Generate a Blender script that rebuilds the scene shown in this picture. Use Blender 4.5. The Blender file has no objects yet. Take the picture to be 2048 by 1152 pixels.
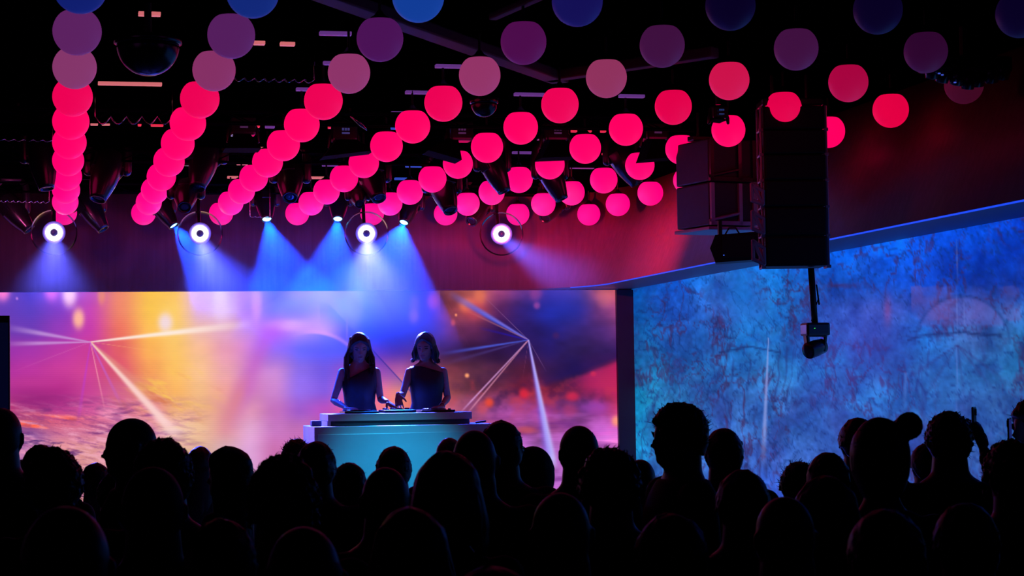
import bpy, bmesh, math, random
import numpy as np
from mathutils import Vector, Matrix
random.seed(7)
SC = bpy.context.scene
COL = SC.collection
PI = math.pi

# ------------------------------------------------------------------ camera
F, CX, CY = 4000.0, 1024.0, 576.0
R = np.array([[0.9754558161110933, -0.2196830017518945, -0.015010981191041418],
              [0.003739792521571978, -0.05163281194168696, 0.998659134381141],
              [-0.2201634955366949, -0.9742039988997538, -0.04954395786362064]])
CAM = np.array([0.0, 0.0, 1.9])


def ray(x, y): return R.T @ np.array([x - CX, -(y - CY), -F]) / F
def P(x, y, Z): return Vector(CAM + ray(x, y) * Z)
def PX(x, y, X): r = ray(x, y); return Vector(CAM + r * (X / r[0]))
def PY(x, y, Y): r = ray(x, y); return Vector(CAM + r * (Y / r[1]))
def PZ(x, y, z): r = ray(x, y); return Vector(CAM + r * ((z - 1.9) / r[2]))


def project(v):
    q = (np.asarray(v) - CAM) @ R.T
    return CX - F * q[:, 0] / q[:, 2], CY + F * q[:, 1] / q[:, 2]


cam = bpy.data.cameras.new('camera')
cam.sensor_width = 36.0
cam.lens = F / 2048 * 36
cam.clip_start = 0.1
cam.clip_end = 100
cam.dof.use_dof = True
cam.dof.focus_distance = 18.0
cam.dof.aperture_fstop = 11.0
camo = bpy.data.objects.new('camera', cam)
COL.objects.link(camo)
M = Matrix([list(r) for r in R.T]).to_4x4()
M.translation = Vector(CAM)
camo.matrix_world = M
SC.camera = camo
SC.view_settings.view_transform = 'Standard'
SC.view_settings.look = 'None'
SC.view_settings.gamma = 1.0
SC.view_settings.exposure = 0.0
w = bpy.data.worlds.new('world')
SC.world = w
w.use_nodes = True
w.node_tree.nodes['Background'].inputs[0].default_value = (0.02, 0.01, 0.03, 1)
w.node_tree.nodes['Background'].inputs[1].default_value = 0.01


# ------------------------------------------------------------------ materials
def lin(c):
    return tuple((v / 255 / 12.92) if v / 255 <= 0.04045 else ((v / 255 + 0.055) / 1.055) ** 2.4 for v in c)


def lin_np(a):
    a = np.clip(a / 255.0, 0, 1)
    return np.where(a <= 0.04045, a / 12.92, ((a + 0.055) / 1.055) ** 2.4)


def mat(name, col, rough=0.6, metal=0.0, emit=None, es=1.0, noise=0.0, nscale=20, spec=0.5, bump=0.0, bscale=60, coat=0.0):
    m = bpy.data.materials.new(name)
    m.use_nodes = True
    nt = m.node_tree
    b = nt.nodes['Principled BSDF']
    b.inputs['Base Color'].default_value = (*col, 1)
    b.inputs['Roughness'].default_value = rough
    b.inputs['Metallic'].default_value = metal
    b.inputs['Specular IOR Level'].default_value = spec
    b.inputs['Coat Weight'].default_value = coat
    if emit:
        b.inputs['Emission Color'].default_value = (*emit, 1)
        b.inputs['Emission Strength'].default_value = es
    if noise or bump:
        tc = nt.nodes.new('ShaderNodeTexCoord')
        nz = nt.nodes.new('ShaderNodeTexNoise')
        nz.inputs['Scale'].default_value = nscale
        nz.inputs['Detail'].default_value = 5
        nt.links.new(tc.outputs['Object'], nz.inputs['Vector'])
        if noise:
            mr = nt.nodes.new('ShaderNodeMapRange')
            mr.inputs[3].default_value = 1 - noise
            mr.inputs[4].default_value = 1 + noise
            nt.links.new(nz.outputs['Fac'], mr.inputs[0])
            mx = nt.nodes.new('ShaderNodeMix')
            mx.data_type = 'RGBA'
            mx.blend_type = 'MULTIPLY'
            mx.inputs[0].default_value = 1
            mx.inputs[6].default_value = (*col, 1)
            nt.links.new(mr.outputs[0], mx.inputs[7])
            nt.links.new(mx.outputs[2], b.inputs['Base Color'])
        if bump:
            n2 = nt.nodes.new('ShaderNodeTexNoise')
            n2.inputs['Scale'].default_value = bscale
            nt.links.new(tc.outputs['Object'], n2.inputs['Vector'])
            bp = nt.nodes.new('ShaderNodeBump')
            bp.inputs['Strength'].default_value = bump
            nt.links.new(n2.outputs['Fac'], bp.inputs['Height'])
            nt.links.new(bp.outputs[0], b.inputs['Normal'])
    return m


M_black = mat('black_paint', (0.008, 0.008, 0.009), 0.5, noise=0.2)
M_matte = mat('black_matte', (0.003, 0.003, 0.0035), 0.9, noise=0.1, spec=0.05)
M_blackgloss = mat('black_gloss', (0.006, 0.006, 0.007), 0.22, spec=0.6, noise=0.1)
M_shell = mat('fixture_shell', (0.022, 0.020, 0.024), 0.28, spec=0.8, noise=0.2, coat=0.4)
M_metal = mat('dark_steel', (0.25, 0.25, 0.27), 0.3, 1.0, noise=0.2)
M_chrome = mat('bright_steel', (0.7, 0.7, 0.72), 0.15, 1.0, noise=0.05)
M_floor = mat('floor_dark', (0.02, 0.018, 0.018), 0.45, noise=0.4, nscale=3)
M_ceiling = mat('ceiling_black', (0.0007, 0.0006, 0.0009), 0.9, noise=0.3, spec=0.0)
M_beam = mat('ceiling_beam', (0.05, 0.035, 0.06), 0.6, noise=0.2)
M_white = mat('white_laminate', (0.62, 0.62, 0.64), 0.35, noise=0.03)
M_stage = mat('stage_deck', (0.05, 0.05, 0.055), 0.4, noise=0.3)
M_skin = mat('skin', (0.45, 0.26, 0.19), 0.5, noise=0.08, nscale=12)
M_skincrowd = mat('skin_crowd', (0.30, 0.17, 0.12), 0.42, noise=0.1)
M_hair = mat('hair_dark', (0.010, 0.007, 0.006), 0.45, noise=0.4, nscale=60, bump=0.4, bscale=90)
M_hairbrown = mat('hair_brown', (0.035, 0.018, 0.012), 0.45, noise=0.4, nscale=60, bump=0.4, bscale=90)
M_hairgrey = mat('hair_grey', (0.10, 0.09, 0.09), 0.6, noise=0.3, nscale=60, bump=0.4, bscale=90)
M_dress = mat('dress_black', (0.012, 0.012, 0.016), 0.55, noise=0.2, bump=0.3, bscale=25)
M_cloth = [mat('cloth_%d' % i, c, 0.8, noise=0.3, nscale=30, bump=0.2, bscale=40) for i, c in enumerate(
    [(0.012, 0.012, 0.014), (0.02, 0.014, 0.02), (0.010, 0.012, 0.022), (0.025, 0.012, 0.012)])]
M_denim = mat('trouser_cloth', (0.012, 0.014, 0.02), 0.8, noise=0.3)
M_phone = mat('phone_body', (0.02, 0.02, 0.022), 0.2)
M_grille = mat('speaker_grille', (0.007, 0.007, 0.008), 0.6, bump=0.6, bscale=200)
M_cabinet = mat('speaker_cabinet', (0.05, 0.045, 0.055), 0.5, noise=0.2)
M_bracket = mat('rigging_bracket', (0.60, 0.52, 0.62), 0.4, 0.3, noise=0.1)


def attr_mat(name, rough=0.3, strength=1.0, coat=0.0):
    m = bpy.data.materials.new(name)
    m.use_nodes = True
    nt = m.node_tree
    b = nt.nodes['Principled BSDF']
    b.inputs['Base Color'].default_value = (0.01, 0.01, 0.012, 1)
    b.inputs['Roughness'].default_value = rough
    a = nt.nodes.new('ShaderNodeAttribute')
    a.attribute_name = 'shown'
    nt.links.new(a.outputs['Color'], b.inputs['Emission Color'])
    b.inputs['Emission Strength'].default_value = strength
    b.inputs['Specular IOR Level'].default_value = 0.12
    return m


# ------------------------------------------------------------------ mesh builder
class MB:
    def __init__(s): s.v = []; s.f = []

    def add(s, vs, fs):
        o = len(s.v)
        s.v.extend([tuple(v) for v in vs])
        s.f.extend([tuple(i + o for i in f) for f in fs])
        return s

    def box(s, c, d, rot=None, bev=0.0):
        hx, hy, hz = d[0] / 2, d[1] / 2, d[2] / 2
        c = Vector(c)
        if bev > 0:
            bm = bmesh.new()
            bmesh.ops.create_cube(bm, size=1)
            for v in bm.verts: v.co = Vector((v.co.x * d[0], v.co.y * d[1], v.co.z * d[2]))
            bmesh.ops.bevel(bm, geom=bm.edges[:], offset=bev, segments=2, affect='EDGES', profile=0.6)
            bm.verts.index_update()
            vs = [v.co.copy() for v in bm.verts]
            fs = [[v.index for v in f.verts] for f in bm.faces]
            bm.free()
        else:
            vs = [Vector((x * hx, y * hy, z * hz)) for x in (-1, 1) for y in (-1, 1) for z in (-1, 1)]
            fs = [(0, 1, 3, 2), (4, 6, 7, 5), (0, 4, 5, 1), (2, 3, 7, 6), (0, 2, 6, 4), (1, 5, 7, 3)]
        if rot is not None: vs = [rot @ v for v in vs]
        return s.add([v + c for v in vs], fs)

    def rings(s, rings, closed=True, cap=True):
        n = len(rings[0])
        vs = [p for r in rings for p in r]
        fs = []
        for i in range(len(rings) - 1):
            for j in range(n if closed else n - 1):
                k = (j + 1) % n
                fs.append((i * n + j, i * n + k, (i + 1) * n + k, (i + 1) * n + j))
        if cap:
            fs.append(tuple(range(n - 1, -1, -1)))
            fs.append(tuple(range((len(rings) - 1) * n, len(rings) * n)))
        return s.add(vs, fs)

    def tube(s, pts, rad, n=12, flat=1.0, up=None, roundcap=True):
        pts = [Vector(p) for p in pts]
        if not hasattr(rad, '__len__'): rad = [rad] * len(pts)
        rad = list(rad)
        if roundcap:
            d0 = (pts[0] - pts[1]).normalized(); d1 = (pts[-1] - pts[-2]).normalized()
            a = []; ar = []
            for t in (1.35, 0.95, 0.5):
                a_ = math.acos(min(1, max(0, t / 1.42)))
                a.append(pts[0] + d0 * rad[0] * math.cos(a_) * 0.95); ar.append(rad[0] * max(0.12, math.sin(a_)))
            b = []; br = []
            for t in (0.5, 0.95, 1.35):
                a_ = math.acos(min(1, max(0, t / 1.42)))
                b.append(pts[-1] + d1 * rad[-1] * math.cos(a_) * 0.95); br.append(rad[-1] * max(0.12, math.sin(a_)))
            pts = a + pts + b
            rad = ar + rad + br
        t = (pts[1] - pts[0]).normalized()
        ref = Vector(up) if up is not None else (Vector((0, 0, 1)) if abs(t.z) < 0.9 else Vector((1, 0, 0)))
        u = (ref - t * ref.dot(t)).normalized()
        rs = []
        for i, p in enumerate(pts):
            if i == 0: t = (pts[1] - pts[0])
            elif i == len(pts) - 1: t = (pts[-1] - pts[-2])
            else: t = (pts[i + 1] - pts[i]).normalized() + (pts[i] - pts[i - 1]).normalized()
            if t.length < 1e-9: t = Vector((0, 0, 1))
            t.normalize()
            u = u - t * u.dot(t)
            u.normalize()
            vv = t.cross(u)
            r = rad[i]
            rs.append([p + u * (math.cos(a) * r * flat) + vv * (math.sin(a) * r) for a in [2 * PI * k / n for k in range(n)]])
        return s.rings(rs)

    def lathe(s, prof, c=(0, 0, 0), rot=None, n=32, cap=True):
        c = Vector(c)
        rs = []
        for r, z in prof:
            ring = [Vector((math.cos(2 * PI * k / n) * r, math.sin(2 * PI * k / n) * r, z)) for k in range(n)]
            if rot is not None: ring = [rot @ v for v in ring]
            rs.append([v + c for v in ring])
        return s.rings(rs, cap=cap)

    def xf(s, m):
        s.v = [tuple(m @ Vector(v)) for v in s.v]
        return s

    def build(s, name, m, parent=None, smooth=False, loc=None, rot=None):
        me = bpy.data.meshes.new(name)
        me.from_pydata(s.v, [], s.f)
        me.update()
        bm = bmesh.new(); bm.from_mesh(me)
        bmesh.ops.recalc_face_normals(bm, faces=bm.faces[:])
        bm.to_mesh(me); bm.free()
        if smooth:
            me.polygons.foreach_set('use_smooth', [True] * len(me.polygons))
        if m is not None: me.materials.append(m)
        return link(name, me, parent, loc, rot)


def link(name, me, parent=None, loc=None, rot=None):
    o = bpy.data.objects.new(name, me)
    COL.objects.link(o)
    if parent is not None: o.parent = parent
    if loc is not None: o.location = loc
    if rot is not None: o.rotation_euler = rot
    return o


def tag(o, label=None, cat=None, group=None, kind=None):
    if label: o['label'] = label
    if cat: o['category'] = cat
    if group: o['group'] = group
    if kind: o['kind'] = kind
    return o


def empty(name, loc, rz=0):
    o = bpy.data.objects.new(name, None)
    COL.objects.link(o)
    o.empty_display_size = 0.05
    o.location = loc
    o.rotation_euler = (0, 0, rz)
    return o


def struct(o): o['kind'] = 'structure'; return o


def aim(d):
    """rotation taking +Z onto d"""
    return Vector((0, 0, 1)).rotation_difference(Vector(d).normalized()).to_matrix()


ORD = ['first', 'second', 'third', 'fourth', 'fifth', 'sixth', 'seventh', 'eighth', 'ninth', 'tenth', 'eleventh']


# ------------------------------------------------------------------ numpy noise
def vnoise(x, y, seed):
    rs = np.random.RandomState(seed)
    g = rs.rand(256, 256)
    xi = np.floor(x).astype(int); yi = np.floor(y).astype(int)
    fx = x - xi; fy = y - yi
    fx = fx * fx * (3 - 2 * fx); fy = fy * fy * (3 - 2 * fy)
    a = g[xi % 256, yi % 256]; b = g[(xi + 1) % 256, yi % 256]
    c = g[xi % 256, (yi + 1) % 256]; d = g[(xi + 1) % 256, (yi + 1) % 256]
    return (a * (1 - fx) + b * fx) * (1 - fy) + (c * (1 - fx) + d * fx) * fy


def fbm(x, y, seed, octv=5, ridge=False):
    s = 0; amp = 0.5; tot = 0
    for o in range(octv):
        n = vnoise(x * 2 ** o, y * 2 ** o, seed + o)
        if ridge: n = 1 - np.abs(2 * n - 1)
        s = s + n * amp; tot += amp; amp *= 0.55
    return s / tot


def bilerp(gx, gy, grid, x, y):
    gx = np.array(gx, float); gy = np.array(gy, float); grid = np.array(grid, float)
    ix = np.clip(np.searchsorted(gx, x) - 1, 0, len(gx) - 2)
    iy = np.clip(np.searchsorted(gy, y) - 1, 0, len(gy) - 2)
    fx = np.clip((x - gx[ix]) / (gx[ix + 1] - gx[ix]), 0, 1)[:, None]
    fy = np.clip((y - gy[iy]) / (gy[iy + 1] - gy[iy]), 0, 1)[:, None]
    fx = fx * fx * (3 - 2 * fx) * 0.6 + fx * 0.4
    fy = fy * fy * (3 - 2 * fy) * 0.6 + fy * 0.4
    return (grid[iy, ix] * (1 - fx) + grid[iy, ix + 1] * fx) * (1 - fy) + (grid[iy + 1, ix] * (1 - fx) + grid[iy + 1, ix + 1] * fx) * fy


def gauss(x, y, cx, cy, sx, sy, p=2.0):
    return np.exp(-(((x - cx) / sx) ** 2 + ((y - cy) / sy) ** 2) ** (p / 2))[:, None]


def ray_beam(x, y, ax, ay, bx, by, w0, w1, fade0=0.0, fade1=0.75, soft=0.8):
    d = np.array([bx - ax, by - ay], float); L = np.hypot(*d); d /= L
    t = ((x - ax) * d[0] + (y - ay) * d[1]) / L
    s = (x - ax) * (-d[1]) + (y - ay) * d[0]
    wd = w0 + (w1 - w0) * np.clip(t, 0, 1.2)
    m = np.exp(-np.abs(s / np.maximum(wd, 0.3)) ** 2.6)
    e = np.clip(t / 0.01 + 0.5, 0, 1) * np.clip((1.02 - t) / (1.02 - fade1), 0, 1) ** soft
    return (m * e)[:, None]


# ------------------------------------------------------------------ video screen picture
def screen_picture(x, y):
    gx = [0, 60, 120, 180, 240, 300, 350, 400, 450, 500, 550, 600, 650, 700, 750, 800, 850, 900, 950, 1000, 1050, 1100, 1150, 1200, 1235]
    gy = [580, 620, 660, 700, 740, 780, 820, 860, 900]
    G = [
     [(120,80,190),(70,50,180),(150,80,200),(190,85,190),(240,140,110),(252,195,75),(250,195,90),(228,185,220),(220,190,240),(190,135,220),(110,90,240),(180,110,200),(200,150,235),(180,150,240),(50,60,190),(30,50,180),(80,50,150),(190,90,100),(200,100,90),(140,60,110),(110,55,140),(50,45,150),(80,55,140),(200,90,110),(210,95,110)],
     [(100,60,180),(90,60,185),(130,60,190),(200,70,175),(240,135,105),(252,198,80),(252,205,100),(228,185,215),(235,215,240),(180,130,225),(120,100,235),(150,90,230),(190,130,245),(180,150,240),(35,50,180),(25,45,170),(80,45,130),(170,75,90),(170,70,80),(70,30,80),(40,30,110),(22,38,150),(45,38,130),(110,50,110),(140,60,110)],
     [(110,60,180),(110,60,185),(150,60,185),(200,62,170),(238,115,95),(252,190,85),(250,205,110),(235,190,180),(225,180,215),(200,150,225),(190,100,220),(200,150,240),(220,165,240),(110,80,220),(35,45,180),(30,40,170),(60,40,120),(100,45,85),(85,35,75),(35,18,70),(28,22,85),(24,26,105),(45,32,105),(70,38,108),(95,45,108)],
     [(150,50,170),(170,55,175),(190,58,165),(205,62,150),(225,95,100),(250,175,85),(250,195,100),(245,190,150),(235,165,190),(220,145,215),(150,120,235),(110,110,250),(110,90,240),(110,85,220),(120,70,200),(100,60,180),(90,50,120),(60,30,75),(40,20,60),(33,18,62),(33,20,68),(28,22,88),(45,32,98),(60,34,100),(80,40,110)],
     [(175,50,160),(190,55,160),(205,62,155),(215,70,150),(220,85,110),(248,160,90),(250,190,95),(245,190,140),(235,165,175),(215,140,200),(210,145,215),(140,110,240),(115,90,230),(150,80,210),(190,90,190),(190,100,170),(140,65,105),(130,60,75),(85,42,62),(55,28,58),(75,25,48),(48,24,68),(25,18,78),(110,30,88),(195,30,88)],
     [(170,48,140),(172,45,135),(180,45,135),(205,70,150),(215,100,140),(238,150,105),(246,178,95),(242,185,130),(235,160,150),(205,125,180),(200,130,200),(150,110,235),(130,90,220),(200,90,180),(230,105,160),(240,140,120),(185,75,85),(135,65,68),(85,42,62),(105,42,66),(125,30,58),(105,28,66),(85,30,76),(160,40,98),(205,42,98)],
     [(190,60,110),(165,58,120),(190,65,140),(205,85,150),(212,105,150),(226,128,148),(238,172,120),(240,180,130),(230,155,150),(225,150,180),(200,115,190),(160,90,200),(185,80,190),(230,90,150),(240,120,140),(240,130,110),(200,88,105),(180,88,115),(150,75,125),(145,65,135),(135,58,125),(125,48,115),(125,58,145),(190,66,170),(225,66,130)],
     [(150,90,150),(130,78,150),(200,108,150),(215,118,155),(215,128,160),(220,140,165),(238,200,170),(238,190,150),(228,155,155),(225,165,205),(200,120,190),(195,110,180),(190,100,160),(200,100,150),(200,100,150),(200,90,130),(220,98,130),(210,95,125),(200,85,125),(175,80,150),(165,75,165),(185,85,165),(175,78,180),(200,90,200),(225,95,190)],
     [(120,80,150),(190,120,170),(230,150,150),(225,150,150),(225,150,160),(230,180,160),(225,185,150),(215,170,140),(215,170,180),(220,160,210),(200,110,170),(200,110,180),(200,110,180),(200,110,180),(200,110,180),(200,110,180),(200,110,180),(200,110,180),(210,110,180),(190,105,195),(190,110,205),(180,100,200),(200,120,210),(220,130,210),(230,130,200)]]
    c = bilerp(gx, gy, G, x, y)
    col = lambda *k: np.array(k, float)[None, :]

    def over(c, m, k, a=1.0):
        m = np.clip(m * a, 0, 1)
        return c * (1 - m) + col(*k) * m
    # broad mottling
    n = fbm(x / 90 + 3, y / 55, 11, 4)[:, None] - 0.5
    c = c * (1 + n * np.where(x > 880, 0.9, 0.12)[:, None])
    # cloud layer low on the left and the right
    fade = np.clip((y - 785) / 55, 0, 1) * np.clip((430 - x) / 170, 0, 1)
    cl = fbm(x / 70 + 1.7 + y / 90, (y - 0.12 * x) / 13, 21, 5)
    cl2 = fbm(x / 50 + 5.1, (y + 0.08 * x) / 9, 31, 5)
    hi = (np.clip((cl - 0.52) * 5, 0, 1) * fade)[:, None]
    lo = (np.clip((0.47 - cl2) * 5, 0, 1) * fade)[:, None]
    warm = np.clip(1 - np.hypot((x - 90) / 140, (y - 845) / 26), 0, 1)[:, None]
    c = over(c, hi * 0.75, (250, 165, 195))
    c = over(c, lo * 0.85 * (1 - warm * 0.5), (105, 38, 112))
    c = over(c, warm * (0.35 + 1.2 * hi), (255, 100, 80), 1.0)
    cl3 = fbm(x / 30 + 2.2, (y - 0.2 * x) / 5.0, 37, 4)
    c = over(c, (np.clip((cl3 - 0.55) * 6, 0, 1) * fade)[:, None], (248, 180, 205), 0.5)
    c = over(c, (np.clip((0.45 - cl3) * 6, 0, 1) * fade)[:, None], (130, 55, 125), 0.45)
    c = over(c, lo * np.clip((y - 845) / 20, 0, 1)[:, None] * np.clip((200 - x) / 120, 0, 1)[:, None], (70, 45, 110), 0.8)
    c = over(c, gauss(x, y, 80, 800, 60, 17), (150, 35, 120), 0.75)
    c = over(c, gauss(x, y, 60, 765, 60, 12), (200, 60, 150), 0.5)
    yel = (np.clip((fbm(x / 40, (y - 0.35 * x) / 16, 41, 4) - 0.5) * 4, 0, 1) * np.exp(-((x - 340) / 70) ** 2 - ((y - 785) / 45) ** 2))[:, None]
    c = over(c, yel, (253, 205, 85), 0.9)
    dk = (np.clip((0.47 - fbm(x / 40 + 9, (y - 0.35 * x) / 16, 43, 4)) * 4, 0, 1) * np.exp(-((x - 330) / 80) ** 2 - ((y - 800) / 50) ** 2))[:, None]
    c = over(c, dk, (215, 120, 80), 0.8)
    rr = np.clip((y - 800) / 60, 0, 1) * np.clip((x - 900) / 60, 0, 1)
    cr = fbm(x / 80 + 2, (y + 0.03 * x) / 16, 51, 4)
    c = over(c, (np.clip((cr - 0.5) * 4, 0, 1) * rr)[:, None], (205, 110, 215), 0.6)
    c = over(c, (np.clip((0.48 - cr) * 4, 0, 1) * rr)[:, None], (110, 40, 130), 0.7)
    hr = fbm(x / 45 + 7, y / 35 + 2, 61, 4)
    mr_ = np.exp(-((y - 785) / 40) ** 2) * np.clip((x - 880) / 60, 0, 1)
    c = over(c, (np.clip((hr - 0.52) * 5, 0, 1) * mr_)[:, None], (205, 60, 70), 0.55)
    c = over(c, (np.clip((0.46 - hr) * 5, 0, 1) * mr_)[:, None], (55, 25, 70), 0.7)
    # hanging lights and glows
    for bx, by, sx, sy, k, a in [
        (6, 582, 14, 20, (255, 125, 215), 1), (103, 580, 15, 22, (245, 110, 215), 0.8), (139, 588, 15, 26, (255, 205, 225), 1),
        (157, 637, 12, 21, (255, 180, 155), 1), (203, 590, 8, 20, (250, 155, 100), 0.6), (34, 597, 2.5, 3, (200, 130, 220), 0.9),
        (331, 645, 15, 20, (244, 218, 220), 1), (440, 603, 14, 38, (238, 218, 242), 0.9), (513, 605, 11, 40, (225, 155, 232), 0.8),
        (575, 650, 40, 12, (232, 170, 238), 0.9), (640, 652, 50, 16, (215, 150, 240), 0.5), (710, 610, 18, 45, (205, 165, 250), 0.8),
        (828, 608, 11, 20, (165, 100, 235), 0.9), (827, 632, 11, 16, (205, 125, 240), 1), (865, 603, 12, 16, (215, 85, 100), 0.8),
        (912, 630, 2.5, 3, (255, 150, 110), 1), (906, 645, 5, 7, (215, 90, 110), 0.8), (960, 592, 12, 18, (225, 115, 80), 0.7),
        (934, 612, 16, 14, (250, 125, 85), 0.8), (950, 622, 22, 18, (200, 60, 80), 0.4), (1072, 588, 13, 16, (170, 65, 140), 0.8),
        (1074, 611, 7, 7.5, (205, 75, 150), 0.9), (1209, 595, 16, 22, (215, 110, 110), 0.4), (1112, 671, 7, 7, (70, 30, 90), 0.7),
        (934, 751, 4.5, 4.5, (255, 160, 110), 1), (978, 805, 10, 10, (240, 75, 50), 0.9), (965, 815, 12, 14, (210, 75, 80), 0.6),
        (1048, 787, 10, 11, (225, 40, 60), 0.9), (1187, 748, 6, 5, (240, 55, 70), 0.9), (1145, 793, 14, 10, (220, 40, 75), 0.8),
        (1233, 842, 10, 11, (255, 150, 130), 1), (1052, 860, 22, 8, (205, 85, 90), 0.7), (1185, 815, 30, 14, (165, 75, 200), 0.5),
        (1140, 820, 16, 14, (200, 60, 110), 0.5), (345, 862, 20, 6, (245, 205, 200), 0.6), (545, 705, 46, 40, (150, 105, 230), 0.4)]:
        c = over(c, gauss(x, y, bx, by, sx, sy, 3.2), k, a)
    # soft curved sweep (pink S band) and the round blue shape behind the players
    t = (y - 640) / 240
    xs = 560 - 105 * np.clip(t, 0, 1) ** 0.75
    c = over(c, (np.exp(-((x - xs) / 20) ** 2) * np.clip((y - 600) / 60, 0, 1) * np.clip((880 - y) / 100, 0, 1))[:, None], (195, 95, 205), 0.55)
    c = over(c, (np.exp(-((x - xs + 10) / 16) ** 2) * np.clip((y - 740) / 50, 0, 1) * np.clip((870 - y) / 60, 0, 1))[:, None], (222, 130, 140), 0.7)
    d = np.hypot((x - 625), (y - 770) * 1.0)
    inner = np.clip((104 - d) / 3, 0, 1) * np.clip((x - 590) / 60, 0, 1) * np.clip((735 - y) / 30, 0, 1)
    c = over(c, inner[:, None], (85, 95, 235), 0.65)
    edge = np.exp(-((d - 107) / 4) ** 2) * np.clip((x - 600) / 40, 0, 1) * np.clip((700 - y) / 10, 0, 1)
    c = over(c, edge[:, None], (240, 165, 225), 0.6)
    # big lens outline running down to the desk
    s = (x - 664) - (y - 612) * 0.92
    wdg = np.clip(-s / 4, 0, 1) * np.clip((s + 60) / 60, 0, 1) * np.clip((y - 600) / 20, 0, 1) * np.clip((800 - y) / 30, 0, 1) * (x > 640)
    c = over(c, wdg[:, None], (70, 60, 200), 0.35)
    c = over(c, (np.exp(-(s / 1.8) ** 2) * np.clip((y - 690) / 10, 0, 1) * np.clip((800 - y) / 10, 0, 1))[:, None], (50, 45, 160), 0.8)
    c = over(c, (np.exp(-((x - 694) / 2) ** 2) * np.exp(-((y - 655) / 26) ** 2))[:, None], (230, 150, 245), 0.5)
    # dark mountain edge on the right
    e = y - (762 - (x - 1130) * 0.36)
    c = over(c, (np.clip((e + 4) / 10, 0, 1) * np.clip((x - 1120) / 60, 0, 1) * np.clip((800 - y) / 30, 0, 1))[:, None], (190, 35, 95), 0.75)
    c = over(c, (np.clip((-e) / 12, 0, 1) * np.exp(-(np.clip(-e, 0, 99) / 40) ** 2) * np.clip((x - 1040) / 80, 0, 1))[:, None], (28, 20, 88), 0.7)
    c = over(c, gauss(x, y, 1120, 610, 55, 38), (18, 48, 175), 0.7)
    # picture colours lowered where the stage beams add light in front
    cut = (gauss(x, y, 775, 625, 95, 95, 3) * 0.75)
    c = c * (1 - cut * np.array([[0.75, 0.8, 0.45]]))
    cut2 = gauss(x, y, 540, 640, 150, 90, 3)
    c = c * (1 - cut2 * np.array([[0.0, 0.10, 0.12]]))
    # thin rays
    L = (181, 684)
    for bx, by, w0, w1, k, a, f1 in [
        (14, 655, 1, 7, (205, 165, 225), 0.7, 0.6), (10, 688, 1, 5.5, (205, 160, 220), 0.75, 0.6), (30, 742, 0.6, 1, (215, 110, 180), 0.5, 0.3),
        (500, 648, 1.2, 9, (255, 235, 222), 0.95, 0.55), (355, 872, 1.5, 12, (252, 210, 205), 0.95, 0.85), (300, 790, 2, 12, (235, 190, 140), 0.4, 0.4),
        (212, 830, 0.8, 2, (250, 165, 175), 0.7, 0.4), (245, 815, 1, 4, (190, 100, 215), 0.6, 0.4), (155, 850, 1, 4, (190, 60, 210), 0.6, 0.4),
        (330, 705, 0.5, 1, (255, 190, 120), 0.4, 0.3)]:
        c = over(c, ray_beam(x, y, *L, bx, by, w0, w1, fade1=f1), k, a)
    Rr = (1057, 680)
    for bx, by, w0, w1, k, a, f1 in [
        (900, 588, 1.4, 8, (60, 90, 230), 0.9, 0.55), (885, 575, 1.2, 6, (190, 130, 200), 0.35, 0.3), (930, 620, 0.8, 2.2, (190, 120, 130), 0.6, 0.4), (965, 590, 0.6, 1, (170, 120, 170), 0.5, 0.3),
        (960, 656, 0.8, 3, (20, 20, 170), 0.8, 0.3), (880, 708, 0.9, 4, (70, 90, 215), 0.9, 0.5), (880, 730, 0.6, 5, (80, 70, 150), 0.5, 0.3),
        (922, 824, 0.8, 1.8, (215, 150, 210), 0.95, 0.85), (932, 830, 0.8, 1.8, (220, 140, 170), 0.8, 0.85), (1045, 760, 0.4, 0.8, (120, 60, 100), 0.6, 0.4),
        (1092, 742, 0.4, 1, (120, 80, 140), 0.7, 0.6), (1107, 935, 1.2, 9, (214, 205, 252), 1, 0.93), (1100, 930, 1.2, 12, (110, 90, 240), 0.45, 0.9)]:
        c = over(c, ray_beam(x, y, *Rr, bx, by, w0, w1, fade1=f1), k, a)
    # faint horizontal scan structure
    c = c * (1 + 0.02 * np.sin(y * 1.6))[:, None]
    return c


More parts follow.
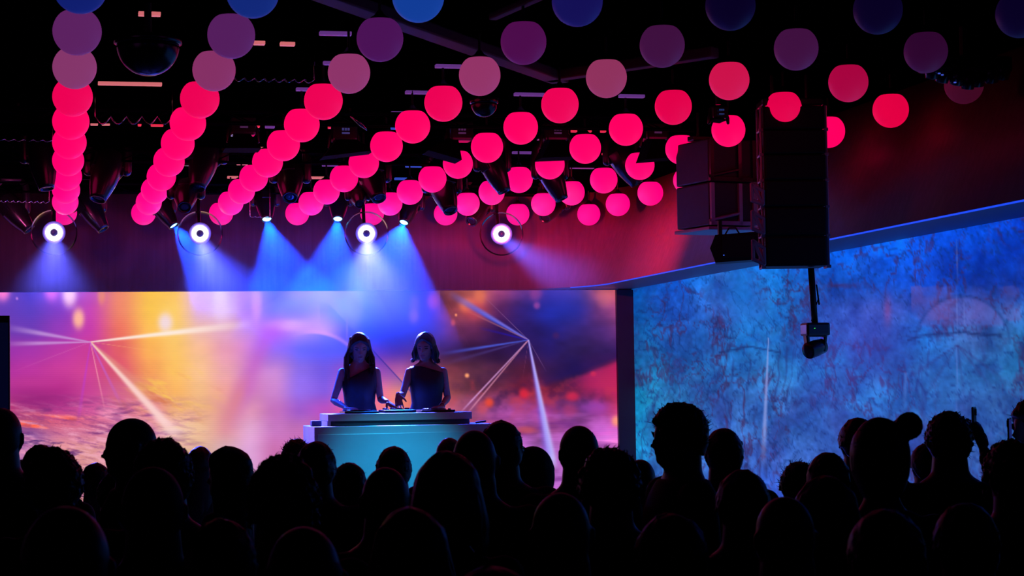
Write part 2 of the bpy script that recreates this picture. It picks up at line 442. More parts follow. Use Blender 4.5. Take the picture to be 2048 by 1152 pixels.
def wall_picture(x, y):
    gx = [1260, 1350, 1450, 1550, 1650, 1750, 1850, 1950, 2050]
    gy = [440, 500, 560, 620, 680, 740, 800, 860, 920, 990]
    G = [
     [(10,60,190),(10,70,200),(10,80,220),(5,85,235),(5,85,240),(10,80,235),(10,70,230),(10,75,235),(12,60,215)],
     [(15,60,180),(15,70,200),(30,90,215),(15,90,230),(8,85,235),(10,85,240),(12,70,220),(8,55,190),(8,50,180)],
     [(10,75,180),(20,80,205),(45,95,200),(30,105,215),(25,75,190),(20,70,200),(18,62,200),(10,50,170),(12,50,170)],
     [(10,80,170),(30,70,180),(65,95,200),(40,105,205),(55,75,175),(75,70,170),(45,70,180),(75,80,175),(60,85,180)],
     [(12,90,165),(40,70,165),(40,100,195),(40,95,190),(55,80,175),(60,60,150),(30,85,180),(75,85,165),(40,85,160)],
     [(15,105,170),(35,85,165),(45,90,180),(50,95,180),(35,100,190),(50,70,155),(45,85,165),(45,85,160),(40,90,160)],
     [(20,115,180),(40,90,165),(60,85,175),(60,90,180),(50,85,175),(45,90,180),(45,85,165),(50,75,150),(60,80,155)],
     [(25,120,190),(50,100,180),(65,90,185),(62,88,180),(60,80,170),(55,80,170),(60,80,170),(55,80,160),(60,85,165)],
     [(30,120,200),(60,105,195),(68,85,185),(72,88,190),(65,80,175),(60,75,165),(70,80,170),(65,80,165),(60,85,170)],
     [(40,110,210),(60,100,210),(70,80,190),(65,85,215),(60,70,200),(60,70,170),(60,70,170),(60,75,165),(60,80,165)]]
    c = bilerp(gx, gy, G, x, y)
    col = lambda *k: np.array(k, float)[None, :]

    def over(c, m, k, a=1.0):
        m = np.clip(m * a, 0, 1)
        return c * (1 - m) + col(*k) * m
    wx = x + 30 * (fbm(x / 60, y / 60, 71, 3) - 0.5)
    wy = y + 50 * (fbm(x / 70 + 4, y / 60, 73, 3) - 0.5)
    n = fbm(wx / 45, wy / 45, 81, 5)[:, None] - 0.5
    c = c * (1 + 0.9 * n * np.array([[1.3, 0.9, 0.55]]))
    blot = np.clip((fbm(wx / 60 + 8, wy / 75, 83, 5) - 0.54) * 5, 0, 1)[:, None]
    c = over(c, blot, (70, 45, 130), 0.30)
    dd = (y / 2 + x)
    v = 1 - np.abs(2 * fbm(wx / 42, wy / 90, 91, 5) - 1)
    v2 = 1 - np.abs(2 * fbm((wx + 0.6 * wy) / 38 + 5, (wy - 0.5 * wx) / 60 + 3, 97, 5) - 1)
    v4 = 1 - np.abs(2 * fbm((wx - 0.7 * wy) / 30 + 5, (wy + 0.5 * wx) / 50 + 3, 107, 4) - 1)
    msk = np.clip((fbm(x / 90, y / 90, 113, 3) - 0.36) * 4, 0, 1)
    c = over(c, (np.clip((v - 0.93) * 18, 0, 1) * msk)[:, None], (88, 25, 70), 0.55)
    c = over(c, (np.clip((v2 - 0.945) * 22, 0, 1) * msk)[:, None], (80, 30, 85), 0.55)
    c = over(c, (np.clip((v4 - 0.95) * 24, 0, 1))[:, None], (20, 40, 110), 0.5)
    gr = fbm(x / 7, y / 7, 117, 3)[:, None] - 0.5
    c = c * (1 + 0.35 * gr)
    c = c * np.array([[0.76, 1.16, 1.05]])
    v3 = fbm(wx / 26, wy / 150, 99, 3, True)
    c = over(c, (np.clip((v3 - 0.80) * 7, 0, 1) * np.clip((y - 600) / 100, 0, 1))[:, None], (35, 45, 110), 0.5)
    # bright teal haze on the left edge, vertical light column
    c = over(c, (np.exp(-((x - 1488) / 26) ** 2) * np.exp(-((y - 590) / 90) ** 2))[:, None], (20, 125, 225), 0.45)
    # creases and reflections
    def arc(c, cx, cy, rx, ry, w_, k, a):
        yy = cy - ry * (1 - np.clip(((x - cx) / rx) ** 2, 0, 1)) ** 0.5 if ry > 0 else cy
        m = np.exp(-((y - yy) / w_) ** 2) * (np.abs(x - cx) < rx * 0.97)
        return over(c, m[:, None], k, a)
    xc = 1925
    tri = (y - 686 + 0.0) - np.abs(x - 1890) * 0.22
    c = over(c, (np.exp(-((y - (655 + np.abs(x - 1925) * 0.30 + 8 * np.cos((x - 1925) / 30))) / 3) ** 2) * (np.abs(x - 1910) < 95))[:, None], (14, 30, 80), 0.6)
    c = over(c, (np.exp(-((y - (693 + np.abs(x - 1500) * 0.20)) / 2.2) ** 2) * (np.abs(x - 1500) < 62))[:, None], (20, 40, 100), 0.6)
    pan = ((x > 1822) & (x < 2040) & (y > 573) & (y < 640)).astype(float)
    arcm = np.hypot((x - 1925) / 95, (y - 690) / 98)
    c = over(c, (pan * np.clip((fbm(x / 40, y / 50, 103, 3) - 0.38) * 3, 0, 1) * (1 - np.exp(-((x - 1985) / 20) ** 2)))[:, None], (135, 90, 170), 0.42)
    c = over(c, (np.clip((1 - arcm) * 20, 0, 1) * np.clip((655 - y) / 8, 0, 1))[:, None], (100, 90, 180), 0.45)
    c = over(c, (np.exp(-((arcm - 1) / 0.03) ** 2) * (y < 690))[:, None], (25, 35, 95), 0.3)
    for sx_ in (1914, 1929):
        c = over(c, (np.exp(-((x - sx_) / 1.1) ** 2) * (y > (480 if sx_ == 1914 else 590)) * (y < (990 if sx_ == 1914 else 650)))[:, None], (110, 130, 215), 0.4)
    for k_ in range(5):
        a0 = (-0.85, -0.45, 0.1, 0.55, 0.8)[k_]
        c = over(c, ray_beam(x, y, 1915, 690, 1915 + 170 * math.sin(a0), 690 + 130 * math.cos(a0), 1.5, 5, fade1=0.1), (45, 35, 90), 0.35)
    c = over(c, ray_beam(x, y, 1537, 676, 1526, 930, 0.8, 6, fade1=0.7), (150, 165, 235), 0.75)
    c = over(c, gauss(x, y, 1775, 620, 8, 30), (165, 60, 110), 0.45)
    c = over(c, gauss(x, y, 1680, 571, 32, 4), (90, 20, 50), 0.45)
    c = over(c, ray_beam(x, y, 1800, 745, 1770, 870, 3, 4, fade1=0.7), (25, 70, 130), 0.5)
    c = over(c, ray_beam(x, y, 1812, 745, 1808, 820, 3, 5, fade1=0.5), (85, 130, 210), 0.5)
    return c


def painted_grid(name, corners, nu, nv, fn, m, thick=0.04, back=(0, 1, 0), parent=None):
    A, B, Cc, D = [Vector(c) for c in corners]  # top-left, top-right, bottom-left, bottom-right
    us = np.linspace(0, 1, nu); vs_ = np.linspace(0, 1, nv)
    U, V = np.meshgrid(us, vs_)
    U = U.ravel(); V = V.ravel()
    co = (np.outer((1 - U) * (1 - V), A) + np.outer(U * (1 - V), B) + np.outer((1 - U) * V, Cc) + np.outer(U * V, D))
    px, py = project(co)
    c = lin_np(np.clip(fn(px, py), 0, 255))
    idx = np.arange(nu * nv).reshape(nv, nu)
    f = np.stack([idx[:-1, :-1], idx[1:, :-1], idx[1:, 1:], idx[:-1, 1:]], -1).reshape(-1, 4)
    me = bpy.data.meshes.new(name)
    me.from_pydata(co.tolist(), [], f.tolist())
    at = me.color_attributes.new('shown', 'FLOAT_COLOR', 'POINT')
    at.data.foreach_set('color', np.concatenate([c, np.ones((len(c), 1))], 1).astype(np.float32).ravel())
    me.materials.append(m)
    me.update()
    return link(name, me, parent)


# ================================================================== ROOM
YW = 21.66            # face of the video screen
XR = 6.277            # right wall
ZS = 2.985            # soffit height
ZC = PY(230, 386, 21.6)[2]    # ceiling
XF = 5.72             # fascia above the right wall
XL, YB = -7.0, -5.0
STG = 0.7
struct(MB().box(((XR + XL) / 2, (YB + 22.2) / 2, -0.05), (XR - XL + 0.6, 22.2 - YB + 0.4, 0.1)).build('floor', M_floor))
mb = MB().box(((XR + XL) / 2, (YB + 22.2) / 2, ZC + 0.10), (XR - XL + 0.6, 22.2 - YB + 0.4, 0.1))
y = 6.0
while y < 21.5:
    mb.box(((XF + XL) / 2, y, ZC + 0.025), (XF - XL, 0.10, 0.05))
    y += 0.24
struct(mb.build('ceiling', M_ceiling))
struct(MB().box(((XR + XL) / 2, YW + 0.35, ZC / 2), (XR - XL + 0.6, 0.2, ZC)).build('wall_back', M_black))
struct(MB().box((XL - 0.1, (YB + 22) / 2, ZC / 2), (0.2, 22 - YB, ZC)).build('wall_left', M_black))
struct(MB().box(((XR + XL) / 2, YB - 0.1, ZC / 2), (XR - XL, 0.2, ZC)).build('wall_rear', M_black))

# fascia of wood veneer, back run, rounded corner, right run
M_fascia = bpy.data.materials.new('wood_veneer'); M_fascia.use_nodes = True
nt = M_fascia.node_tree; b = nt.nodes['Principled BSDF']
tc = nt.nodes.new('ShaderNodeTexCoord'); mp = nt.nodes.new('ShaderNodeMapping')
mp.inputs['Scale'].default_value = (9, 9, 0.5)
nz = nt.nodes.new('ShaderNodeTexNoise'); nz.inputs['Scale'].default_value = 3; nz.inputs['Detail'].default_value = 6
cr = nt.nodes.new('ShaderNodeValToRGB')
cr.color_ramp.elements[0].color = (0.25, 0.16, 0.14, 1); cr.color_ramp.elements[0].position = 0.3
cr.color_ramp.elements[1].color = (0.32, 0.21, 0.18, 1); cr.color_ramp.elements[1].position = 0.7
nt.links.new(tc.outputs['Object'], mp.inputs[0]); nt.links.new(mp.outputs[0], nz.inputs['Vector'])
nt.links.new(nz.outputs['Fac'], cr.inputs[0]); nt.links.new(cr.outputs[0], b.inputs['Base Color'])
b.inputs['Roughness'].default_value = 0.5
path = [(XL, 21.60), (4.9, 21.60)]
rc = XF - 4.9
for k in range(1, 13):
    a = k / 12 * PI / 2
    path.append((4.9 + rc * math.sin(a), 21.60 - 1.1 + 1.1 * math.cos(a)))
path += [(XF, YB)]
full = []
for (x0, y0), (x1, y1) in zip(path[:-1], path[1:]):
    full.append((x0, y0))
full.append(path[-1])
mb = MB()
n = len(full)
vs = [(x, y, ZS) for x, y in full] + [(x + 0.42 * max(0.0, (x - 4.9) / rc), y, ZC + 0.03) for x, y in full]
fs = [(i, i + 1, n + i + 1, n + i) for i in range(n - 1)]
mb.add(vs, fs)
fas = struct(mb.build('trim_1', M_fascia, smooth=True))
sm = fas.modifiers.new('s', 'SOLIDIFY'); sm.thickness = 0.03; sm.offset = -1
# soffit
M_soffit = mat('soffit_paint', (0.22, 0.20, 0.26), 0.5, noise=0.1)
mb = MB()
outer = [(XL, 21.9)] + [(4.9, 21.9)] + [(XR + 0.05, 21.9)] * 12 + [(XR + 0.05, YB)]
vs = [(x, y, ZS) for x, y in full] + [(x, y, ZS) for x, y in outer]
mb.add(vs, [(i, i + 1, n + i + 1, n + i) for i in range(n - 1)])
sf = struct(mb.build('trim_2', M_soffit))
sm = sf.modifiers.new('s', 'SOLIDIFY'); sm.thickness = 0.02; sm.offset = 1
# blue light line on the lower edge of the fascia, right run and curve
M_blueline = mat('blue_light_line', (0.02, 0.02, 0.05), 0.4, emit=lin((25, 75, 250)), es=1.0)
pts = [(x - 0.012, y - 0.008, ZS + 0.002) for x, y in full[7:]]
struct(MB().tube(pts, 0.0075, n=6, roundcap=False).build('trim_3', M_blueline))
# thin ledge on top of the screen
struct(MB().box(((XL + 6.1) / 2, YW - 0.02, ZS - 0.004), (6.1 - XL, 0.09, 0.012)).build('trim_4', M_soffit))

# right wall of veined panels that show wall_picture
M_rw = attr_mat('veined_panels', 0.5, 0.95)
M_rw.node_tree.nodes['Principled BSDF'].inputs['Base Color'].default_value = (0.002, 0.002, 0.003, 1)
M_rw.node_tree.nodes['Principled BSDF'].inputs['Specular IOR Level'].default_value = 0.02
rw = struct(painted_grid('wall_right', [(XR, YW, ZS), (XR, 9.5, ZS), (XR, YW, 0), (XR, 9.5, 0)], 520, 190, wall_picture, M_rw))
struct(MB().box((XR + 0.1, (YB + 22) / 2, ZC / 2), (0.16, 22 - YB, ZC)).build('wall_side', M_black))
struct(MB().box((XR - 0.01, (9.5 + YB) / 2, ZS / 2), (0.02, 9.5 - YB, ZS)).build('wall_side', M_black))
# corner post between screen and right wall
M_post = mat('post_paint', (0.008, 0.012, 0.05), 0.5, noise=0.1)
struct(MB().box(((6.083 + XR) / 2, YW - 0.01, ZS / 2), (XR - 6.083, 0.10, ZS - 0.02)).build('trim_5', M_post))

# stage
st = MB().box(((XL + XR) / 2, (15.6 + 21.9) / 2, STG / 2), (XR - XL - 0.05, 21.85 - 15.6, STG)).build('stage_platform', M_stage)
tag(st, 'low black stage platform carrying the desk in front of the video wall', 'stage')

# video screen
sc_root = empty('video_screen', (2.5, YW, STG))
tag(sc_root, 'wide glowing video wall showing a pink, orange and violet abstract picture', 'video screen')
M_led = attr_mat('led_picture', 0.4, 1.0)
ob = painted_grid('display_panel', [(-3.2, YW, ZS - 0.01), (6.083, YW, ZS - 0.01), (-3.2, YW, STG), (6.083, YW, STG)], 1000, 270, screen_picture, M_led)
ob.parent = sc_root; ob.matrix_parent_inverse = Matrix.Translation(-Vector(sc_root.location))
ob = MB().box(((6.083 - 3.2) / 2, YW + 0.07, (ZS + STG) / 2), (6.083 + 3.2, 0.12, ZS - STG - 0.02)).build('housing', M_black, sc_root)
ob.matrix_parent_inverse = Matrix.Translation(-Vector(sc_root.location))


def rel(o, root):
    o.matrix_parent_inverse = Matrix.Translation(-Vector(root.location)); return o


# ceiling beams forming a V
def ceil_beam(p, q, wd, label, d=0.07):
    a = PZ(*p, ZC - 0.03); c = PZ(*q, ZC - 0.03)
    L = (c - a).length
    rot = Matrix.Rotation(math.atan2(c.y - a.y, c.x - a.x), 3, 'Z')
    o = MB().box((a + c) / 2, (L, wd, d), rot, 0.01).build('ceiling_beam', M_beam)
    tag(o, label, 'ceiling beam')


ceil_beam((600, -30), (1120, 157), 0.13, 'dim violet ceiling beam slanting above the large unlit globes')
ceil_beam((1095, 154), (1430, 104), 0.09, 'short dark red ceiling beam meeting the violet beam at a V')
ceil_beam((985, 34), (1080, -8), 0.05, 'thin dark violet ceiling strip beside the top edge near the ceiling corner', 0.04)

# ================================================================== GLOBES
def globe_mat(name, col, es):
    m = mat(name, (0.26, 0.24, 0.26), 0.5, emit=lin(col), es=es, bump=0.15, bscale=120)
    nt = m.node_tree; b = nt.nodes['Principled BSDF']
    return m


GM = {}
ROWC = {0: ((20, 32, 125), (14, 16, 75)), 1: ((62, 22, 78), (44, 8, 44)), 2: ((128, 50, 98), (110, 30, 70)),
        3: ((240, 4, 84), (225, 0, 74)), 4: ((255, 0, 96), (240, 0, 78)), 5: ((255, 0, 100), (250, 0, 84))}


def globe_color(i, j):  # unlit front rows: the light they catch is put into the emission
    if i == 0: c = {0: (16, 30, 110), 1: (18, 40, 120), 2: (18, 60, 150), 3: (20, 16, 84)}.get(j, (8, 2, 34)); return c, 1
    if i == 1: c = {0: (92, 34, 96), 1: (84, 30, 92), 2: (74, 18, 84), 3: (76, 12, 74)}.get(j, (62, 16, 62) if j < 6 else (44, 6, 44)); return c, 1
    if i == 2:
        c = {0: (132, 54, 106), 1: (132, 48, 100), 2: (140, 52, 104), 3: (146, 52, 102), 4: (142, 50, 92), 5: (204, 18, 74), 6: (166, 4, 62), 7: (60, 8, 32)}[j]
        return c, 1
    if i == 3: c = (238, 2, 84) if j < 5 else ((226, 0, 72) if j < 7 else (228, 0, 66)); return c, 1
    t = min(1, (i - 4) / 5)
    return (255, 0, 92 + 34 * t), 1.08


def globe(name, i, j, loc):
    root = empty(name, loc)
    n = 40
    R0 = 0.125
    prof = [(R0 * math.sin(a), -R0 * math.cos(a)) for a in [PI * k / 26 for k in range(1, 27)] if -R0 * math.cos(a) < R0 * 0.80]
    prof.append((R0 * 0.56, R0 * 0.81)); prof.append((R0 * 0.3, R0 * 0.82))
    key = (i, j) if i < 3 else (i, 0 if j < 5 else 1 if j < 7 else 2)
    c, es = globe_color(i, j)
    if key not in GM: GM[key] = globe_mat('globe_glow_%d_%d' % key, c, es)
    mk = ('shade', key)
    if mk not in GM:
        me = MB().lathe([(0.012, -R0 * 0.995)] + prof, n=n).build('shade', GM[key], root, True)
        GM[mk] = me.data
    else:
        link('shade', GM[mk], root)
    if 'cap' not in GM:
        GM['cap'] = MB().lathe([(0.045, 0.095), (0.05, 0.102), (0.05, 0.114), (0.03, 0.125), (0.012, 0.15)], n=20).build('cap', M_black, root, True).data
        GM['stem'] = MB().lathe([(0.008, 0.14), (0.008, ZC - loc[2])], n=8).build('stem', M_black, root).data
    else:
        link('cap', GM['cap'], root); link('stem', GM['stem'], root)
    return root


vis_rows = {j: [] for j in range(8)}
for j in range(8):
    for i in range(11):
        p = np.array([0.0937 - 0.0052 * i + 0.7934 * j, 9.3572 + 1.1467 * i + 0.0145 * j, 3.775 - 0.0031 * i + 0.0029 * j])
        q = project(p[None, :])
        if q[0][0] < 2070 and q[1][0] > -52:
            vis_rows[j].append((i, p))
LEFTN = ['leftmost', 'second', 'third', 'fourth', 'fifth', 'sixth', 'seventh', 'rightmost']
for j, lst in vis_rows.items():
    for k, (i, p) in enumerate(lst):
        if (i, j) in ((6, 7), (5, 7), (0, 7)): continue
        g = globe('globe_lamp', i, j, Vector(p))
        kindw = 'large deep blue unlit globe' if i == 0 else 'dim purple globe' if i == 1 else ('dusky mauve globe' if j < 5 else 'deep crimson globe') if i == 2 else 'glowing hot pink globe'
        rown = 'the leftmost row' if j == 0 else 'the rightmost row' if j == 7 else '%s row from the left' % LEFTN[j]
        tag(g, '%s, %s from the front in %s' % (kindw, ORD[i], rown), 'globe lamp', 'hanging globe lamps under the ceiling')

# ================================================================== CEILING REFLECTIONS PAINTED AS SMALL GLOWING STRIPS
M_sp = mat('ceiling_glint_pink', (0.1, 0.05, 0.05), 0.4, emit=lin((205, 105, 110)), es=1)
M_sr = mat('ceiling_glint_red', (0.1, 0.03, 0.03), 0.4, emit=lin((225, 40, 70)), es=1)
M_sv = mat('ceiling_glint_violet', (0.08, 0.05, 0.1), 0.4, emit=lin((92, 48, 122)), es=1)
M_sb = mat('ceiling_glint_blue', (0.03, 0.05, 0.1), 0.4, emit=lin((40, 70, 180)), es=1)
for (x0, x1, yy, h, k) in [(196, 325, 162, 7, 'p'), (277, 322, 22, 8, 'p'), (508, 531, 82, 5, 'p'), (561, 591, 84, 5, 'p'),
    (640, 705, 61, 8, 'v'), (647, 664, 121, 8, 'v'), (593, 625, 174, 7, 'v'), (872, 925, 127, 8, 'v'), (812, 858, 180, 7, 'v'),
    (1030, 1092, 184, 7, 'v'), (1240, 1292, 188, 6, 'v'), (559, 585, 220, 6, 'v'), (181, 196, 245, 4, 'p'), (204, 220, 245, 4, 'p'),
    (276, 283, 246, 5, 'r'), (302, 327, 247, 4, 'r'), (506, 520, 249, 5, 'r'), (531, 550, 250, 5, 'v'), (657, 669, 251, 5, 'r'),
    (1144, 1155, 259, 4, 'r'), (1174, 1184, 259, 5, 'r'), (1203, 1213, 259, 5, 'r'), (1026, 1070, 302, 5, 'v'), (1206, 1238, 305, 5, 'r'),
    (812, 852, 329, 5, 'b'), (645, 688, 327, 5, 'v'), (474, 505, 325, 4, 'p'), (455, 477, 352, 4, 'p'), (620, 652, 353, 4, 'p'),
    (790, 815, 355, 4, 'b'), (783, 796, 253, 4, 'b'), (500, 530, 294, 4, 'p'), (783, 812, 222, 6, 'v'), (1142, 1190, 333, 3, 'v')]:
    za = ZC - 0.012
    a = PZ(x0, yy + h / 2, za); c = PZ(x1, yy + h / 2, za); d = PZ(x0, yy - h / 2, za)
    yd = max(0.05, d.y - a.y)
    o = MB().box(((a.x + c.x) / 2, a.y + yd / 2, za), (c.x - a.x, yd, 0.022), None, 0.004).build('ceiling_glint_strip', dict(p=M_sp, r=M_sr, v=M_sv, b=M_sb)[k])
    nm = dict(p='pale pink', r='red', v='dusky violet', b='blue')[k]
    tag(o, 'small dim %s glint on the black slatted ceiling, shown as a glowing strip' % nm, 'strip light', 'dim %s painted ceiling glints' % nm)  # each strip is a painted ceiling reflection, not a lamp

# ================================================================== TRUSSES, MOVING HEADS
def truss(Y, z, x0, x1, label, r=0.009, s=0.09):
    root = empty('lighting_truss', ((x0 + x1) / 2, Y, z))
    mb = MB(); mz = MB()
    cx = (x0 + x1) / 2
    for sy in (-1, 1):
        for sz in (-1, 1):
            mb.tube([(x0 - cx, sy * s / 2, sz * s / 2), (x1 - cx, sy * s / 2, sz * s / 2)], r, n=8, roundcap=False)
    x = x0; k = 0
    while x < x1 - 0.2:
        a = s / 2 if k % 2 else -s / 2
        for sy in (-1, 1):
            mz.tube([(x - cx, sy * s / 2, a), (x + 0.2 - cx, sy * s / 2, -a)], r * 0.55, n=5, roundcap=False)
        x += 0.2; k += 1
    mb.add(mz.v, mz.f)
    mb.build('frame', M_matte, root, True)
    hz = MB()
    for xx in (x0 + 0.3, cx, x1 - 0.3):
        hz.tube([(xx - cx, 0, s / 2), (xx - cx, 0, ZC + 0.01 - z)], 0.012, n=6, roundcap=False)
    hz.build('hanger', M_shell, root)
    tag(root, label, 'truss')


ZT = ZC - 0.075
truss(20.35, ZT, -0.9, 4.9, 'black lighting truss nearest the video wall under the ceiling')
truss(17.6, ZT, -0.7, 4.9, 'black lighting truss over the mixing desk, middle one of three')
truss(15.0, ZT, -0.6, 4.9, 'black lighting truss in front of the stage, nearest the audience')

M_lensoff = mat('lens_off', (0.03, 0.04, 0.06), 0.08, spec=0.8)
M_lenson = mat('lens_on', (0.02, 0.05, 0.2), 0.2, emit=(0.30, 0.75, 1.0), es=3.5)
M_emblem = mat('emblem_print', (0.35, 0.30, 0.42), 0.5, emit=lin((60, 42, 84)), es=0.5)  # printed mark, its lit look put in as a faint glow


def moving_head(pv, ln, Y, s, label, group, tilt=0.5, on=False, logo=False):
    p = PY(pv[0], pv[1], Y)
    q = PY(ln[0], ln[1], Y - tilt * 0.3)
    d = (q - p).normalized()
    root = empty('moving_head', p)
    rot = aim(d)
    L = 0.46 * s
    r = 0.125 * s
    # head barrel
    prof = [(0.03 * s, -0.32 * L), (0.72 * r, -0.315 * L), (0.92 * r, -0.24 * L), (r, -0.05 * L), (0.98 * r, 0.12 * L), (0.88 * r, 0.30 * L),
            (0.72 * r, 0.48 * L), (0.58 * r, 0.60 * L), (0.54 * r, 0.665 * L), (0.47 * r, 0.665 * L), (0.45 * r, 0.62 * L)]
    head = MB().lathe(prof, rot=rot, n=28)
    side = Vector((1, 0, 0))
    for k in (-1, 1):   # cooling ribs
        head.box(rot @ Vector((0, k * r * 0.98, -0.04 * L)), (r * 0.9, 0.02 * s, L * 0.28), rot, 0.004)
    ho = head.build('head', M_shell, root, True)
    MB().lathe([(0.005, 0.632 * L), (0.26 * r, 0.640 * L), (0.45 * r, 0.625 * L), (0.45 * r, 0.6 * L)], rot=rot, n=20).build('lens', M_lenson if on else M_lensoff, ho, True)
    # yoke and base, hanging from above
    up = 0.30 * s
    yk = MB()
    for k in (-1, 1):
        yk.tube([(k * r * 1.22, 0, -0.03 * s), (k * r * 1.28, 0, up * 0.45), (k * r * 1.18, 0, up * 0.8), (k * r * 0.7, 0, up)], [0.045 * s, 0.042 * s, 0.036 * s, 0.03 * s], n=10, flat=0.9, up=(0, 1, 0))
        yk.tube([(k * r * 0.9, 0, 0), (k * r * 1.3, 0, 0)], 0.035 * s, n=12)
    yk.box((0, 0, up), (r * 1.7, 0.08 * s, 0.05 * s), None, 0.012 * s)
    yk.build('yoke', M_shell, root, True)
    bz = up + 0.03 * s
    top = (ZT - 0.02) - p.z
    bh = 0.09 * s
    base = MB().box((0, 0, bz + bh / 2), (0.26 * s, 0.24 * s, bh), None, 0.02 * s)
    if top > bz + bh:
        base.tube([(0, 0, bz + bh - 0.01), (0, 0, top)], 0.02, n=8, roundcap=False)
        base.box((0, 0, top), (0.06, 0.2, 0.05), None, 0.01)
    bo = base.build('base', M_shell, root)
    if logo:
        lm = MB()
        for k in range(3):
            lm.box(((k - 1) * 0.024 * s, -0.122 * s, bz + bh * 0.62), (0.017 * s, 0.004, 0.026 * s))
        lm.box((0, -0.122 * s, bz + bh * 0.22), (0.07 * s, 0.004, 0.018 * s))
        lm.build('emblem', M_emblem, bo)
    tag(root, label, 'stage light', group)
    return root, p, d, L


YA = 20.35
GA = 'moving head lights on the truss by the video wall'
GB = 'moving head lights over the desk'
GC = 'moving head lights on the truss in front of the stage'
back = [
    ((22, 416), (55, 455), 0.2, 0.95, False, 'dark moving head light at the far left, unlit lens tipped to the right'),
    ((176, 412), (206, 457), 0.2, 0.95, False, 'dark moving head light beside the leftmost ring lamp, unlit lens tipped right'),
    ((322, 415), (352, 458), 0.3, 0.8, True, 'moving head light with lit blue lens throwing the leftmost blue beam'),
    ((530, 402), (535, 452), 0.6, 0.8, True, 'moving head light with lit blue lens hanging straight between two strings of globes'),
    ((677, 402), (675, 452), 0.6, 0.8, True, 'moving head light with lit blue lens just left of the third ring lamp'),
    ((820, 410), (803, 458), 0.5, 0.8, True, 'moving head light with brightest lens, right of the third ring lamp'),
    ((958, 412), (938, 452), 0.7, 0.9, False, 'unlit moving head light just left of the rightmost ring lamp'),
    ((1108, 408), (1080, 450), 0.8, 0.9, False, 'unlit moving head light right of the rightmost ring lamp, pointing down left'),
]
beams = []
for pv, ln, tl, s, on, lab in back:
    r_ = moving_head(pv, ln, YA, s, lab, GA, tl, on)
    if on: beams.append((r_, pv, ln))
mid = [
    ((215, 335), (196, 398), 0.35, 1.05, 'large dark moving head beside the leftmost globe row, red edge light on its barrel'),
    ((372, 385), (368, 424), 0.9, 0.85, 'small dark moving head pointing down above the second ring lamp'),
    ((410, 312), (392, 384), 0.4, 1.05, 'large dark moving head between the second and third globe rows'),
    ((580, 352), (580, 406), 0.8, 0.95, 'dark moving head with faint blue lens pointing straight down over the desk'),
    ((742, 350), (762, 408), 0.7, 0.95, 'dark moving head pointing down right above the third ring lamp'),
    ((884, 372), (904, 430), 0.6, 0.95, 'dark moving head leaning right between the fifth and sixth globe rows'),
    ((716, 392), (722, 420), 0.9, 0.6, 'small rose lit moving head with bright yoke just above the third ring lamp'),
]
for pv, ln, tl, s, lab in mid:
    moving_head(pv, ln, 17.6, s, lab, GB, tl, False)
front = [
    ((84, 312), (93, 376), 0.2, 0.95, 17.0, 'dark moving head left of the leftmost globe row, bright lower edge cutting the globes'),
    ((984, 330), (1014, 394), 0.2, 0.85, 16.7, 'long dark moving head slanting down right, pale edge along its left side'),
    ((1100, 345), (1128, 408), 0.2, 0.85, 16.7, 'long dark moving head slanting down right under a half hidden pink globe'),
    ((1243, 318), (1284, 384), 0.2, 0.85, 16.7, 'long dark moving head slanting down right against the red lit wall'),
]
for pv, ln, tl, s, Y, lab in front:
    moving_head(pv, ln, Y, s, lab, GC, tl, False)


def hooded(em, bl, brr, Y, label, blue=False, s=1.0):
    """inverted light: base with emblem above a flared hood; em, bl, brr are the emblem and the lower hood corners"""
    e = PY(em[0], em[1], Y); a = PY(bl[0], bl[1], Y); c = PY(brr[0], brr[1], Y)
    root = empty('hooded_stage_light', e)
    a = a - e; c = c - e
    t = Vector((a.x * 0.42 + c.x * 0.08, 0.05, -0.06 * s)); t2 = Vector((c.x * 0.42 + a.x * 0.08, 0.05, -0.06 * s))
    hd_ = MB()
    dep = 0.17 * s
    hd_.rings([[t + Vector((0, -dep * 0.5, 0)), t2 + Vector((0, -dep * 0.5, 0)), t2 + Vector((0, dep, 0)), t + Vector((0, dep, 0))],
               [a.lerp(t, 0.12) + Vector((0, -dep * 0.7, 0)), c.lerp(t2, 0.12) + Vector((0, -dep * 0.7, 0)), c.lerp(t2, 0.12) + Vector((0, dep, 0)), a.lerp(t, 0.12) + Vector((0, dep, 0))],
               [a + Vector((0, -dep * 0.7, 0)), c + Vector((0, -dep * 0.7, 0)), c + Vector((0, dep, 0)), a + Vector((0, dep, 0))]])
    hd_.build('hood', M_matte, root)
    bo = MB().box((0, 0.05, 0.0), (0.19 * s, 0.19 * s, 0.15 * s), None, 0.02 * s).tube([(0, 0.05, 0.06), (0, 0.05, ZC - e.z)], 0.02, n=8, roundcap=False).build('base', M_shell, root)
    for k in (-1, 1):
        MB().tube([(k * 0.085 * s, 0.05, 0.02), (k * 0.115 * s, 0.05, -0.04), (k * 0.12 * s, 0.05, -0.12 * s)], [0.014, 0.016, 0.012], n=8).build('yoke_arm', M_shell, root, True)
    lm = MB()
    for k in range(3): lm.box(((k - 1) * 0.022 * s, -0.048 * s, 0.012), (0.016 * s, 0.006, 0.020 * s))
    lm.box((0, -0.048 * s, -0.018), (0.062 * s, 0.006, 0.014 * s))
    lm.build('emblem', M_emblemb if blue else M_emblem, bo)
    tag(root, label, 'stage light', 'hooded stage lights with small emblems')


